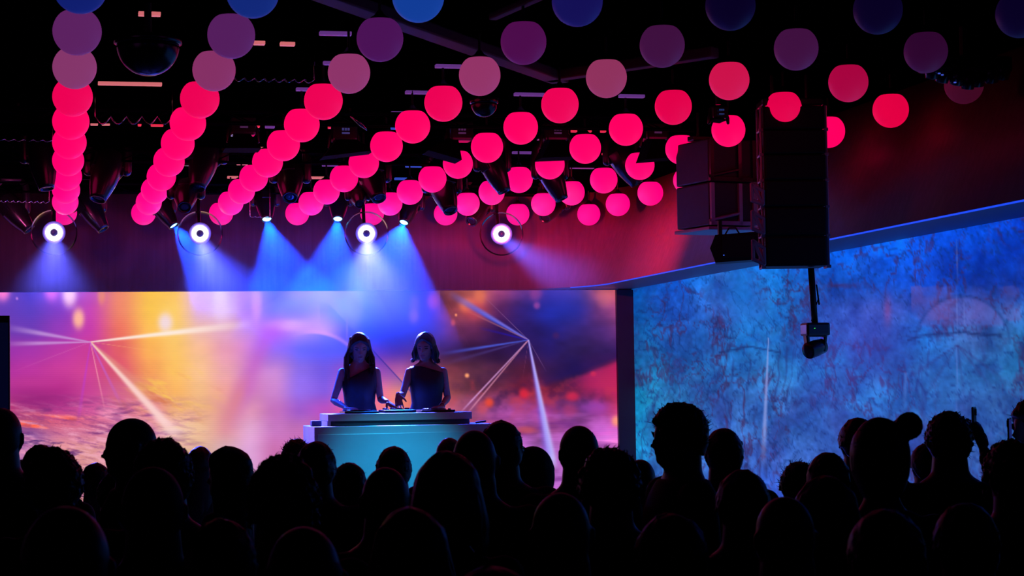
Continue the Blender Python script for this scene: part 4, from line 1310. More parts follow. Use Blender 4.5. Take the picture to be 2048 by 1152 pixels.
def hand(mb, wrist, d, nrm, side, curl=0.6, s=1.0, spread=0.16, poses=None):
    """d = direction to the knuckles, nrm = palm normal (the side fingers curl to), side = +1/-1 gives the thumb side"""
    d = Vector(d).normalized(); nrm = Vector(nrm); nrm = (nrm - d * nrm.dot(d)).normalized()
    lat = d.cross(nrm) * side
    w0 = Vector(wrist)
    kn = w0 + d * 0.082 * s
    mb.tube([w0 - d * 0.01, w0 + d * 0.02 * s, w0 + d * 0.055 * s, kn], [0.022 * s, 0.030 * s, 0.038 * s, 0.036 * s], n=14, flat=0.42, up=nrm)
    for i, (off, ln_) in enumerate(zip((0.030, 0.010, -0.010, -0.029), (0.068, 0.076, 0.070, 0.056))):
        base = kn + lat * off * s - d * 0.008
        fd = (d + lat * off / 0.03 * spread).normalized()
        c = (poses[i] if poses else curl) * 1.0
        pts = [base]; ang = 0
        for seg, fr in enumerate((0.45, 0.30, 0.25)):
            ang += c * (0.55, 0.75, 0.5)[seg]
            dd = fd * math.cos(ang) + nrm * math.sin(ang)
            pts.append(pts[-1] + dd * ln_ * s * fr)
        mb.tube(pts, [0.0095 * s, 0.0085 * s, 0.0078 * s, 0.0066 * s], n=8)
    tb = w0 + d * 0.025 * s + lat * 0.026 * s
    td = (d * 0.6 + lat * 0.8 + nrm * 0.25).normalized()
    t2 = tb + td * 0.038 * s
    t3 = t2 + (td * 0.7 + d * 0.5 + nrm * 0.2).normalized() * 0.030 * s
    mb.tube([tb, t2, t3], [0.0135 * s, 0.0105 * s, 0.0085 * s], n=8)


def limb_arm(mb, sh, el, wr, k=1.0):
    sh, el, wr = Vector(sh), Vector(el), Vector(wr)
    mb.tube([sh, sh.lerp(el, .25), sh.lerp(el, .6), el, el.lerp(wr, .22), el.lerp(wr, .6), wr],
            [.050 * k, .046 * k, .039 * k, .034 * k, .037 * k, .029 * k, .021 * k], n=14)


def legs(mb, k=1.0, infl=0.0, zcut=0.0):
    for s in (-1, 1):
        mb.tube([(s * 0.085, 0.0, 0.88), (s * 0.09, 0, 0.72), (s * 0.09, -0.005, 0.50), (s * 0.09, 0.01, 0.36), (s * 0.09, 0.012, 0.2), (s * 0.09, 0.01, 0.09)],
                [.088 * k + infl, .080 * k + infl, .056 * k + infl, .056 * k + infl, .042 * k + infl, .034 * k + infl], n=16)


def feet(mb, infl=0.0):
    for s in (-1, 1):
        mb.tube([(s * 0.09, 0.03, 0.055), (s * 0.09, -0.03, 0.05), (s * 0.095, -0.11, 0.035), (s * 0.098, -0.17, 0.03)],
                [.040 + infl, .042 + infl, .040 + infl, .026 + infl], n=12, flat=0.8, up=(0, 0, 1))


def remesh(mb, voxel, name):
    me = bpy.data.meshes.new(name); me.from_pydata(mb.v, [], mb.f); me.update()
    bm = bmesh.new(); bm.from_mesh(me); bmesh.ops.recalc_face_normals(bm, faces=bm.faces[:]); bm.to_mesh(me); bm.free()
    o = bpy.data.objects.new(name + '_tmp', me); COL.objects.link(o)
    md = o.modifiers.new('r', 'REMESH'); md.mode = 'VOXEL'; md.voxel_size = voxel; md.use_smooth_shade = True
    sm_ = o.modifiers.new('s', 'SMOOTH'); sm_.factor = 0.5; sm_.iterations = 2
    dg = bpy.context.evaluated_depsgraph_get()
    out = bpy.data.meshes.new_from_object(o.evaluated_get(dg))
    bpy.data.objects.remove(o)
    out.name = name
    out.materials.clear()
    out.polygons.foreach_set('use_smooth', [True] * len(out.polygons))
    return out


def face_skin(name, hm):
    """skin with darker lids, brows and lips placed on the head (object space)"""
    m = mat(name, (0.42, 0.25, 0.19), 0.45, noise=0.06)
    nt = m.node_tree; b = nt.nodes['Principled BSDF']
    inv = hm.inverted()
    tc = nt.nodes.new('ShaderNodeTexCoord')
    prev = b.inputs['Base Color'].links[0].from_socket
    for (cx, cy, cz, sx, sz, colr, st) in [(-0.033, -0.075, 0.012, 0.017, 0.007, (0.015, 0.008, 0.008), 1.0), (0.033, -0.075, 0.012, 0.017, 0.007, (0.015, 0.008, 0.008), 1.0),
                                           (-0.034, -0.08, 0.031, 0.021, 0.0045, (0.02, 0.01, 0.01), 0.95), (0.034, -0.08, 0.031, 0.021, 0.0045, (0.02, 0.01, 0.01), 0.95),
                                           (0, -0.08, -0.052, 0.024, 0.010, (0.22, 0.03, 0.035), 0.9)]:
        c = hm @ Vector((cx, cy, cz))
        sub = nt.nodes.new('ShaderNodeVectorMath'); sub.operation = 'SUBTRACT'
        nt.links.new(tc.outputs['Object'], sub.inputs[0]); sub.inputs[1].default_value = c
        # rotate into head axes
        q = nt.nodes.new('ShaderNodeVectorRotate'); q.rotation_type = 'EULER_XYZ'
        q.inputs['Rotation'].default_value = hm.to_3x3().inverted().to_euler('XYZ')
        nt.links.new(sub.outputs[0], q.inputs['Vector'])
        sc_ = nt.nodes.new('ShaderNodeVectorMath'); sc_.operation = 'MULTIPLY'
        sc_.inputs[1].default_value = (1 / sx, 1 / 0.05, 1 / sz)
        nt.links.new(q.outputs[0], sc_.inputs[0])
        ln2 = nt.nodes.new('ShaderNodeVectorMath'); ln2.operation = 'LENGTH'
        nt.links.new(sc_.outputs[0], ln2.inputs[0])
        mr = nt.nodes.new('ShaderNodeMapRange')
        mr.inputs[1].default_value = 1.1; mr.inputs[2].default_value = 0.75; mr.inputs[3].default_value = 0; mr.inputs[4].default_value = st
        nt.links.new(ln2.outputs['Value'], mr.inputs[0])
        mx = nt.nodes.new('ShaderNodeMix'); mx.data_type = 'RGBA'
        nt.links.new(mr.outputs[0], mx.inputs[0]); nt.links.new(prev, mx.inputs[6]); mx.inputs[7].default_value = (*colr, 1)
        prev = mx.outputs[2]
    nt.links.new(prev, b.inputs['Base Color'])
    return m


def strands(mb, curve_pts_fn, N, r, n=5):
    for k in range(N):
        pts, rr = curve_pts_fn(k)
        mb.tube(pts, rr, n=n)


# ---- the two women at the desk
def dj(which):
    Z = 18.08 if which == 0 else 18.2
    if which == 0:
        base = P(718, 700, Z); hm_yaw, hm_pitch, hm_roll = 0.05, 0.30, 0.0
        arms = dict(l=((-0.147, 0, 1.335), (-0.235, -0.06, 1.09), (-0.125, -0.27, 1.02)), r=((0.147, 0, 1.335), (0.185, -0.05, 1.09), (0.225, -0.27, 1.075)))
    else:
        base = P(852, 700, Z); hm_yaw, hm_pitch, hm_roll = -0.35, 0.20, 0.06
        arms = dict(l=((-0.147, 0, 1.335), (-0.225, -0.12, 1.13), (-0.275, -0.32, 1.135)), r=((0.147, 0, 1.335), (0.190, 0.0, 1.10), (0.115, -0.22, 1.025)))
    view = math.atan2(base.y, base.x) - PI / 2
    loc = Vector((base.x, base.y, STG))
    topz = P(718 if which == 0 else 850, 664, Z).z - STG
    s = topz / 1.695
    mb = MB()
    torso(mb, FEM); legs(mb); feet(mb)
    for key in ('l', 'r'):
        sh, el, wr = arms[key]
        limb_arm(mb, sh, el, wr, 0.88)
    if which == 0:
        hand(mb, arms['l'][2], (0.75, -0.55, -0.12), (0, -0.1, -1), 1, 0.45)
        hand(mb, arms['r'][2], (0.55, -0.40, -0.50), (-0.3, 0.3, -0.9), -1, 0.5, 1.08, spread=0.45, poses=[0.1, 0.35, 0.5, 0.7])
    else:
        hand(mb, arms['l'][2], (0.05, -0.35, -0.85), (0.15, 0.85, -0.3), 1, 0.7, 0.92, spread=0.16, poses=[0.5, 0.7, 0.8, 0.9])
        hand(mb, arms['r'][2], (-0.72, -0.62, -0.12), (0, -0.1, -1), -1, 0.5)
    hc = Vector((0, -0.022, 1.555))
    rotm = Matrix.Rotation(hm_yaw, 4, 'Z') @ Matrix.Rotation(hm_roll, 4, 'Y') @ Matrix.Rotation(hm_pitch, 4, 'X')
    piv = Vector((0, 0.01, 1.48))
    hm = Matrix.Translation(piv) @ rotm @ Matrix.Translation(-piv) @ Matrix.Translation(hc)
    head_mb(mb, hm, 1.0, 72, 60)
    me = remesh(mb, 0.0052, 'woman_body')
    me.materials.append(face_skin('woman_skin_%d' % which, hm))
    o = link('person', me)
    o.location = loc; o.rotation_euler = (0, 0, view * 0.6); o.scale = (s, s, s)
    # dress top, cut on the slant over one shoulder
    dm = MB()
    torso(dm, [p for p in FEM if p[0] <= 1.40], 0.008, n=48)
    bm = bmesh.new()
    vs = [bm.verts.new(v) for v in dm.v]
    for f in dm.f[:-2]: bm.faces.new([vs[i] for i in f])
    if which == 0:
        bmesh.ops.bisect_plane(bm, geom=bm.verts[:] + bm.edges[:] + bm.faces[:], plane_co=(-0.15, 0, 1.255), plane_no=Vector((-0.50, 0, 1)).normalized(), clear_outer=True)
    else:
        bmesh.ops.bisect_plane(bm, geom=bm.verts[:] + bm.edges[:] + bm.faces[:], plane_co=(0.15, 0, 1.325), plane_no=Vector((0.30, 0, 1)).normalized(), clear_outer=True)
    me = bpy.data.meshes.new('dress_top'); bm.to_mesh(me); bm.free()
    me.materials.append(M_dress)
    me.polygons.foreach_set('use_smooth', [True] * len(me.polygons))
    d_ = link('dress_top', me, o)
    sd = d_.modifiers.new('s', 'SOLIDIFY'); sd.thickness = 0.006; sd.offset = 1
    if which == 0:
        pass
    tr_ = MB(); legs(tr_, 1.0, 0.012)
    torso(tr_, [(0.80, .155, .115, .01), (0.88, .176, .125, .012), (0.93, .172, .120, .012), (1.0, .148, .105, .006)], 0.004)
    tm = remesh(tr_, 0.012, 'trousers'); tm.materials.append(M_dress); link('trousers', tm, o)
    sh_ = MB(); feet(sh_, 0.006); sm2 = remesh(sh_, 0.012, 'shoes'); sm2.materials.append(M_black); link('shoes', sm2, o)
    # hair
    hb = hair_shell(hm, 0.024, keep_long, 1.0, 0.012, 8, 5 + which)
    rnd = random.Random(3 + which)
    if which == 0:
        # long hair: locks falling from the crown past the shoulders, in front on one side
        for k in range(150):
            a = rnd.uniform(-0.35, PI + 0.35)
            ca, sa = math.cos(a), math.sin(a)
            r0 = 0.078
            top = hm @ Vector((ca * 0.082, sa * 0.095 + 0.012, 0.055 + rnd.uniform(-0.01, 0.04)))
            mid_ = hm @ Vector((ca * 0.104, max(sa, -0.35) * 0.106 + 0.015, -0.03))
            fx = ca * rnd.uniform(0.098, 0.128)
            ly = (0.075 if sa > 0.2 else -0.045) + rnd.uniform(-0.02, 0.02)
            end_z = rnd.uniform(1.22, 1.33) if ca < -0.3 else rnd.uniform(1.30, 1.42)
            low = Vector((fx, ly, 1.40)); end = Vector((fx * rnd.uniform(0.8, 1.0), ly - (0.045 if sa < 0.2 else -0.01), end_z))
            hb.tube([top, mid_, low, end], [0.012, 0.014, 0.013, 0.004], n=5)
    else:
        for k in range(130):
            a = rnd.uniform(-0.45, PI + 0.45)
            ca, sa = math.cos(a), math.sin(a)
            top = hm @ Vector((ca * 0.070, sa * 0.085 + 0.012, 0.06 + rnd.uniform(-0.01, 0.04)))
            mid_ = hm @ Vector((ca * 0.097, max(sa, -0.45) * 0.105 + 0.012, -0.02))
            low = hm @ Vector((ca * 0.096, max(sa, -0.4) * 0.10 + 0.012, -0.085 + rnd.uniform(-0.01, 0.01)))
            flip = hm @ Vector((ca * rnd.uniform(0.098, 0.122), max(sa, -0.4) * 0.11 + 0.012, -0.118 + rnd.uniform(-0.012, 0.014)))
            hb.tube([top, mid_, low, flip], [0.012, 0.015, 0.013, 0.005], n=5)
    fs_ = MB()
    for k in range(420):
        a = rnd.uniform(-0.42, PI + 0.42); ca, sa = math.cos(a), math.sin(a)
        q = rnd.uniform(0.92, 1.0); lift = rnd.uniform(1.02, 1.12)
        zt = rnd.uniform(0.07, 0.135)
        rt_ = math.sqrt(max(0.02, 1 - (zt / 0.145) ** 2))
        p0 = hm @ Vector((ca * 0.085 * rt_, sa * 0.105 * rt_ + 0.014, zt))
        p1 = hm @ Vector((ca * 0.100 * q, max(sa, -0.42) * 0.112 * q + 0.014, 0.02))
        w_ = rnd.uniform(-0.008, 0.008)
        if which == 0:
            fx = ca * rnd.uniform(0.10, 0.135)
            ly = (0.075 if sa > 0.2 else -0.05) + rnd.uniform(-0.025, 0.025)
            ez = rnd.uniform(1.19, 1.33) if ca < -0.3 else rnd.uniform(1.30, 1.43)
            p2 = Vector((fx * 0.97 + w_, ly, 1.47)); p3 = Vector((fx + w_, ly, 1.40)); p4 = Vector((fx * rnd.uniform(0.85, 1.06), ly - (0.04 if sa < 0.2 else 0), ez))
            fs_.tube([p0, p1, p2, p3, p4], [0.0035, 0.0045, 0.0045, 0.004, 0.0012], n=4)
        else:
            p2 = hm @ Vector((ca * 0.105 * lift + w_, max(sa, -0.4) * 0.105 + 0.014, -0.05))
            p3 = hm @ Vector((ca * 0.097 * lift + w_, max(sa, -0.4) * 0.10 + 0.014, -0.09))
            p4 = hm @ Vector((ca * rnd.uniform(0.108, 0.138), max(sa, -0.4) * 0.118 + 0.014, -0.122 + rnd.uniform(-0.015, 0.018)))
            fs_.tube([p0, p1, p2, p3, p4], [0.0035, 0.0045, 0.0045, 0.004, 0.0012], n=4)
    hme = remesh(hb, 0.0055, 'hair')
    o0 = len(hme.vertices)
    vv = [v.co[:] for v in hme.vertices] + fs_.v
    ff = [tuple(p.vertices) for p in hme.polygons] + [tuple(i + o0 for i in f) for f in fs_.f]
    hme = bpy.data.meshes.new('hair'); hme.from_pydata(vv, [], ff); hme.update()
    hme.polygons.foreach_set('use_smooth', [True] * len(hme.polygons))
    hme.materials.append(M_hair if which else M_hairbrown)
    link('hair', hme, o)
    if which == 1:
        wr = Vector(arms['r'][2]); dr = (wr - Vector(arms['r'][1])).normalized()
        bl = MB(); rt = aim(dr)
        ring = []
        for k in range(25):
            a = 2 * PI * k / 24
            ring.append(wr - dr * 0.02 + rt @ Vector((math.cos(a) * 0.026, math.sin(a) * 0.026, 0)))
        bl.tube(ring, 0.005, n=6)
        link('bracelet', bl.build('bracelet', M_chrome, o, True).data).name = 'x'
        bpy.data.objects.remove(bpy.data.objects['x'])
    tag(o, 'person with long loose hair in black one-shoulder top, head bowed over the desk' if which == 0 else
        'person with short bobbed hair in black sleeveless top, one hand raised over the desk', 'person')
    return o


dj(0); dj(1)

# ---- crowd
ARCH = {}


def arche(kind):
    if kind in ARCH: return ARCH[kind]
    male = kind.startswith('m')
    prof = MAL if male else FEM
    mb = MB(); torso(mb, prof); legs(mb, 1.05 if male else 1.0); feet(mb)
    sx = 0.185 if male else 0.155
    k = 1.12 if male else 0.95
    cl = MB(); torso(cl, [p for p in prof if 0.85 <= p[0] <= 1.43], 0.014 if male else 0.011)
    for s in (-1, 1):
        if 'phone' in kind and s == (-1 if kind[-1] == 'r' else 1):
            sh, el, wr = (s * sx, 0, 1.35), (s * (sx + 0.11), -0.18, 1.32), (s * (sx + 0.02), -0.34, 1.52)
            hd_, nn_ = (-s * 0.25, -0.15, 1), (-s * 0.6, -0.5, 0)
        else:
            sh, el, wr = (s * sx, 0.0, 1.35), (s * (sx + 0.055), 0.02, 1.08), (s * (sx + 0.05), -0.06, 0.86)
            hd_, nn_ = (0, -0.15, -1), (-s, 0, 0)
        limb_arm(mb, sh, el, wr, k)
        hand(mb, wr, hd_, nn_, s, 0.5, 1.1 if male else 1.0)
        a_ = Vector(sh); e_ = Vector(el); w_ = Vector(wr)
        cl.tube([a_, a_.lerp(e_, .3), e_, e_.lerp(w_, .5), e_.lerp(w_, .85)], [.064 * k, .060 * k, .050 * k, .046 * k, .038 * k], n=14)
    hm = Matrix.Translation((0, -0.012, 1.553))
    head_mb(mb, hm, 0.0 if male else 1.0, nose=1.2 if male else 1.05)
    body = remesh(mb, 0.0085, 'body_' + kind); body.materials.append(M_skincrowd)
    shirt = remesh(cl, 0.013, 'shirt_' + kind)
    tr_ = MB(); legs(tr_, 1.05, 0.014); torso(tr_, [(0.80, .155, .115, .01), (0.9, .172, .125, .01), (0.96, .162, .115, .005)], 0.004)
    trs = remesh(tr_, 0.016, 'trousers_' + kind); trs.materials.append(M_denim)
    sh_ = MB(); feet(sh_, 0.006); shm = remesh(sh_, 0.014, 'shoes_' + kind); shm.materials.append(M_black)
    ARCH[kind] = (body, shirt, trs, shm)
    return ARCH[kind]


HAIRS = {}
HM = Matrix.Translation((0, -0.012, 1.553))


def hair(style, seed):
    key = (style, seed)
    if key in HAIRS: return HAIRS[key]
    rnd = random.Random(seed * 17 + len(style))
    def on_head(dv, up=0.0):
        d = np.array([dv / np.linalg.norm(dv)])
        return HM @ Vector(d[0] * (head_r(d)[0] + up))
    if style == 'bald': mb = None
    elif style == 'balding': mb = hair_shell(HM, 0.004, keep_balding, 0, 0.004, 8, seed)
    elif style == 'buzz': mb = hair_shell(HM, 0.005, keep_short, 0, 0.003, 10, seed)
    elif style in ('short', 'tousled', 'spiky', 'quiff'):
        mb = hair_shell(HM, 0.014 if style == 'short' else 0.018, keep_short, 0, 0.012, 7, seed)
        nt_, ln_ = {'short': (60, 0.004), 'tousled': (260, 0.010), 'spiky': (200, 0.010), 'quiff': (200, 0.010)}[style]
        for k in range(nt_):
            d = np.array([rnd.gauss(0, 1), rnd.gauss(0.25, 1), abs(rnd.gauss(0.5, 0.6))])
            d /= np.linalg.norm(d)
            if d[1] < -0.8: continue
            a = on_head(d, 0.004); t = Vector((d[0] * 0.9 + rnd.uniform(-.5, .5), d[1] + rnd.uniform(-.5, .5), d[2] + rnd.uniform(-.2, .5))).normalized()
            if style == 'quiff': t = (t + Vector((0, -0.5, 0.4))).normalized()
            mb.tube([a, a + t * (ln_ * 0.6 + 0.012), a + (t + Vector((0, 0.15, 0.1))).normalized() * (ln_ + 0.014)], [0.009, 0.006, 0.002], n=5)
    elif style == 'curly':
        mb = hair_shell(HM, 0.026, keep_short, 0, 0.02, 9, seed)
        for k in range(210):
            d = np.array([rnd.gauss(0, 1), rnd.gauss(0.3, 1), rnd.gauss(0.5, 0.8)])
            d /= np.linalg.norm(d)
            if d[1] < -0.6 or d[2] < -0.45: continue
            a = on_head(d, 0.016); r_ = rnd.uniform(0.008, 0.016)
            x = Vector((rnd.gauss(0, 1), rnd.gauss(0, 1), rnd.gauss(0, 1))).normalized()
            nrm = Vector(d); x = (x - nrm * x.dot(nrm)).normalized()
            pts = [a + x * r_ * math.cos(t) + nrm * (r_ * math.sin(t) + 0.006) for t in [PI * q / 5 * 1.2 for q in range(6)]]
            mb.tube(pts, 0.0042, n=5)
    elif style in ('long', 'longwavy', 'bob'):
        mb = hair_shell(HM, 0.020, keep_long, 0.5, 0.014, 7, seed)
        for k in range(120):
            a = rnd.uniform(-0.3, PI + 0.3); ca, sa = math.cos(a), math.sin(a)
            zt = 0.05 + rnd.uniform(-0.01, 0.04)
            top = HM @ Vector((ca * 0.072, sa * 0.088 + 0.012, zt)); m_ = HM @ Vector((ca * 0.096, max(sa, -0.3) * 0.108 + 0.012, -0.03))
            L_ = {'long': 0.30, 'longwavy': 0.27, 'bob': 0.12}[style] + rnd.uniform(-0.03, 0.03)
            wv_ = 0.012 if style == 'longwavy' else 0.004
            pts = [top, m_]
            for q in (0.45, 0.75, 1.0):
                pts.append(HM @ Vector((ca * (0.10 + wv_ * math.sin(q * 9 + k)), max(sa, -0.2) * 0.098 + 0.016, -0.03 - (L_ - 0.03) * q)))
            mb.tube(pts, [0.013, 0.015, 0.014, 0.012, 0.004], n=5)
    elif style in ('bun', 'lowbun'):
        mb = hair_shell(HM, 0.014, keep_long, 0.5, 0.006, 8, seed)
        c0 = Vector((0.0, 0.075, 0.118)) if style == 'bun' else Vector((0, 0.135, 0.02))
        if style == 'bun': c0 = Vector((-0.074, 0.045, 0.112))
        mb.tube([HM @ (c0 * 0.8), HM @ c0, HM @ (c0 * 1.12)], [0.024, 0.031, 0.026], n=18)
        for k in range(14):
            a = k / 14 * 2 * PI
            mb.tube([HM @ (c0 + Vector((0.034 * math.cos(a), 0.034 * math.sin(a) * 0.7, 0.034 * math.sin(a)))), HM @ (c0 + Vector((0.034 * math.cos(a + 1), 0.03, 0.034 * math.sin(a + 1))))], 0.009, n=6)
    elif style == 'hood':
        mb = hair_shell(HM, 0.030, lambda d: ss(d[:, 2], -0.95 + 0.9 * ss(-d[:, 1], 0.2, 0.8), -0.8 + 0.9 * ss(-d[:, 1], 0.2, 0.8)), 0, 0.01, 4, seed)
        mb.tube([HM @ Vector((0.03, 0.05, 0.10)), HM @ Vector((0.055, 0.06, 0.15))], [0.04, 0.012], n=10)
        mb.tube([HM @ Vector((0, 0.03, -0.04)), HM @ Vector((0, 0.03, -0.14))], [0.09, 0.12], n=16)
    elif style == 'cap':
        mb = hair_shell(HM, 0.012, lambda d: ss(d[:, 2], 0.2, 0.3), 0, 0.0, 4, seed)
        mb.tube([HM @ Vector((0, -0.06, 0.055)), HM @ Vector((0, -0.16, 0.045))], [0.062, 0.05], n=14, flat=0.12, up=(0, 0, 1))
    if mb is None: HAIRS[key] = None; return None
    me = remesh(mb, 0.0062 if style != 'spiky' and style != 'tousled' else 0.0045, 'hair_' + style)
    if style in ('short', 'tousled', 'spiky', 'quiff', 'curly', 'bob', 'long', 'longwavy', 'buzz', 'bun'):
        # loose hairs standing off the surface
        n0 = {'short': 220, 'tousled': 380, 'spiky': 320, 'quiff': 340, 'curly': 420, 'buzz': 120}.get(style, 120)
        ln0 = {'short': 0.016, 'tousled': 0.024, 'spiky': 0.030, 'quiff': 0.024, 'curly': 0.020, 'buzz': 0.008}.get(style, 0.014)
        th = {'short': 0.010, 'tousled': 0.014, 'spiky': 0.016, 'quiff': 0.014, 'curly': 0.030, 'buzz': 0.002}.get(style, 0.012)
        fs = MB()
        for k in range(n0):
            d = np.array([rnd.gauss(0, 1), rnd.gauss(0.25, 1), rnd.gauss(0.45, 0.7)])
            d /= np.linalg.norm(d)
            kp = keep_short(d[None])[0] if style not in ('bob', 'long', 'longwavy', 'bun') else keep_long(d[None])[0]
            if kp < 0.8: continue
            a = on_head(d, th - 0.004)
            swirl = Vector((rnd.uniform(-.6, .6), rnd.uniform(-.3, .9), rnd.uniform(-.3, .5)))
            if style == 'quiff': swirl += Vector((0, -0.7 if d[1] < 0 else 0.5, 0.3))
            t = (Vector(d) * (0.9 if style == 'spiky' else 0.4) + swirl).normalized()
            L_ = ln0 * rnd.uniform(0.5, 1.3)
            fs.tube([a, a + t * L_ * 0.55, a + (t + swirl * 0.5).normalized() * L_], [0.0022, 0.0016, 0.0005], n=3, roundcap=False)
        o0 = len(me.vertices)
        vv = [v.co[:] for v in me.vertices] + fs.v
        ff = [tuple(p.vertices) for p in me.polygons] + [tuple(i + o0 for i in f) for f in fs.f]
        me = bpy.data.meshes.new('hair_' + style); me.from_pydata(vv, [], ff); me.update()
        me.polygons.foreach_set('use_smooth', [True] * len(me.polygons))
    HAIRS[key] = me
    return me


def person(px, top, Z, rz, kind, style, hmat, label, seed=1, lean=0.0, cloth=0):
    p = P(px, top, Z)
    add = {'bald': 0.0, 'balding': 0.003, 'buzz': 0.007, 'short': 0.024, 'tousled': 0.035, 'quiff': 0.035, 'spiky': 0.055, 'curly': 0.05, 'long': 0.026, 'longwavy': 0.026, 'bob': 0.026,
           'bun': 0.018, 'lowbun': 0.018, 'hood': 0.045, 'cap': 0.016}[style]
    s = p.z / (1.676 + add)
    body, shirt, trs, shm = arche(kind)
    o = link('person', body, None, (p.x, p.y, 0), (0, 0, rz))
    o.scale = (s, s, s)
    sh = link('shirt', shirt.copy() if False else shirt, o)
    if not shirt.materials: shirt.materials.append(M_cloth[0])
    sh.material_slots[0].link = 'OBJECT'; sh.material_slots[0].material = M_cloth[cloth % 4]
    link('trousers', trs, o); link('shoes', shm, o)
    hme = hair(style, seed)
    if hme is not None:
        if not hme.materials: hme.materials.append(M_hair)
        h = link('hair' if style not in ('hood', 'cap') else style, hme, o)
        h.material_slots[0].link = 'OBJECT'; h.material_slots[0].material = hmat
    tag(o, label, 'person', 'people standing in the crowd')
    o['depth'] = Z
    return o


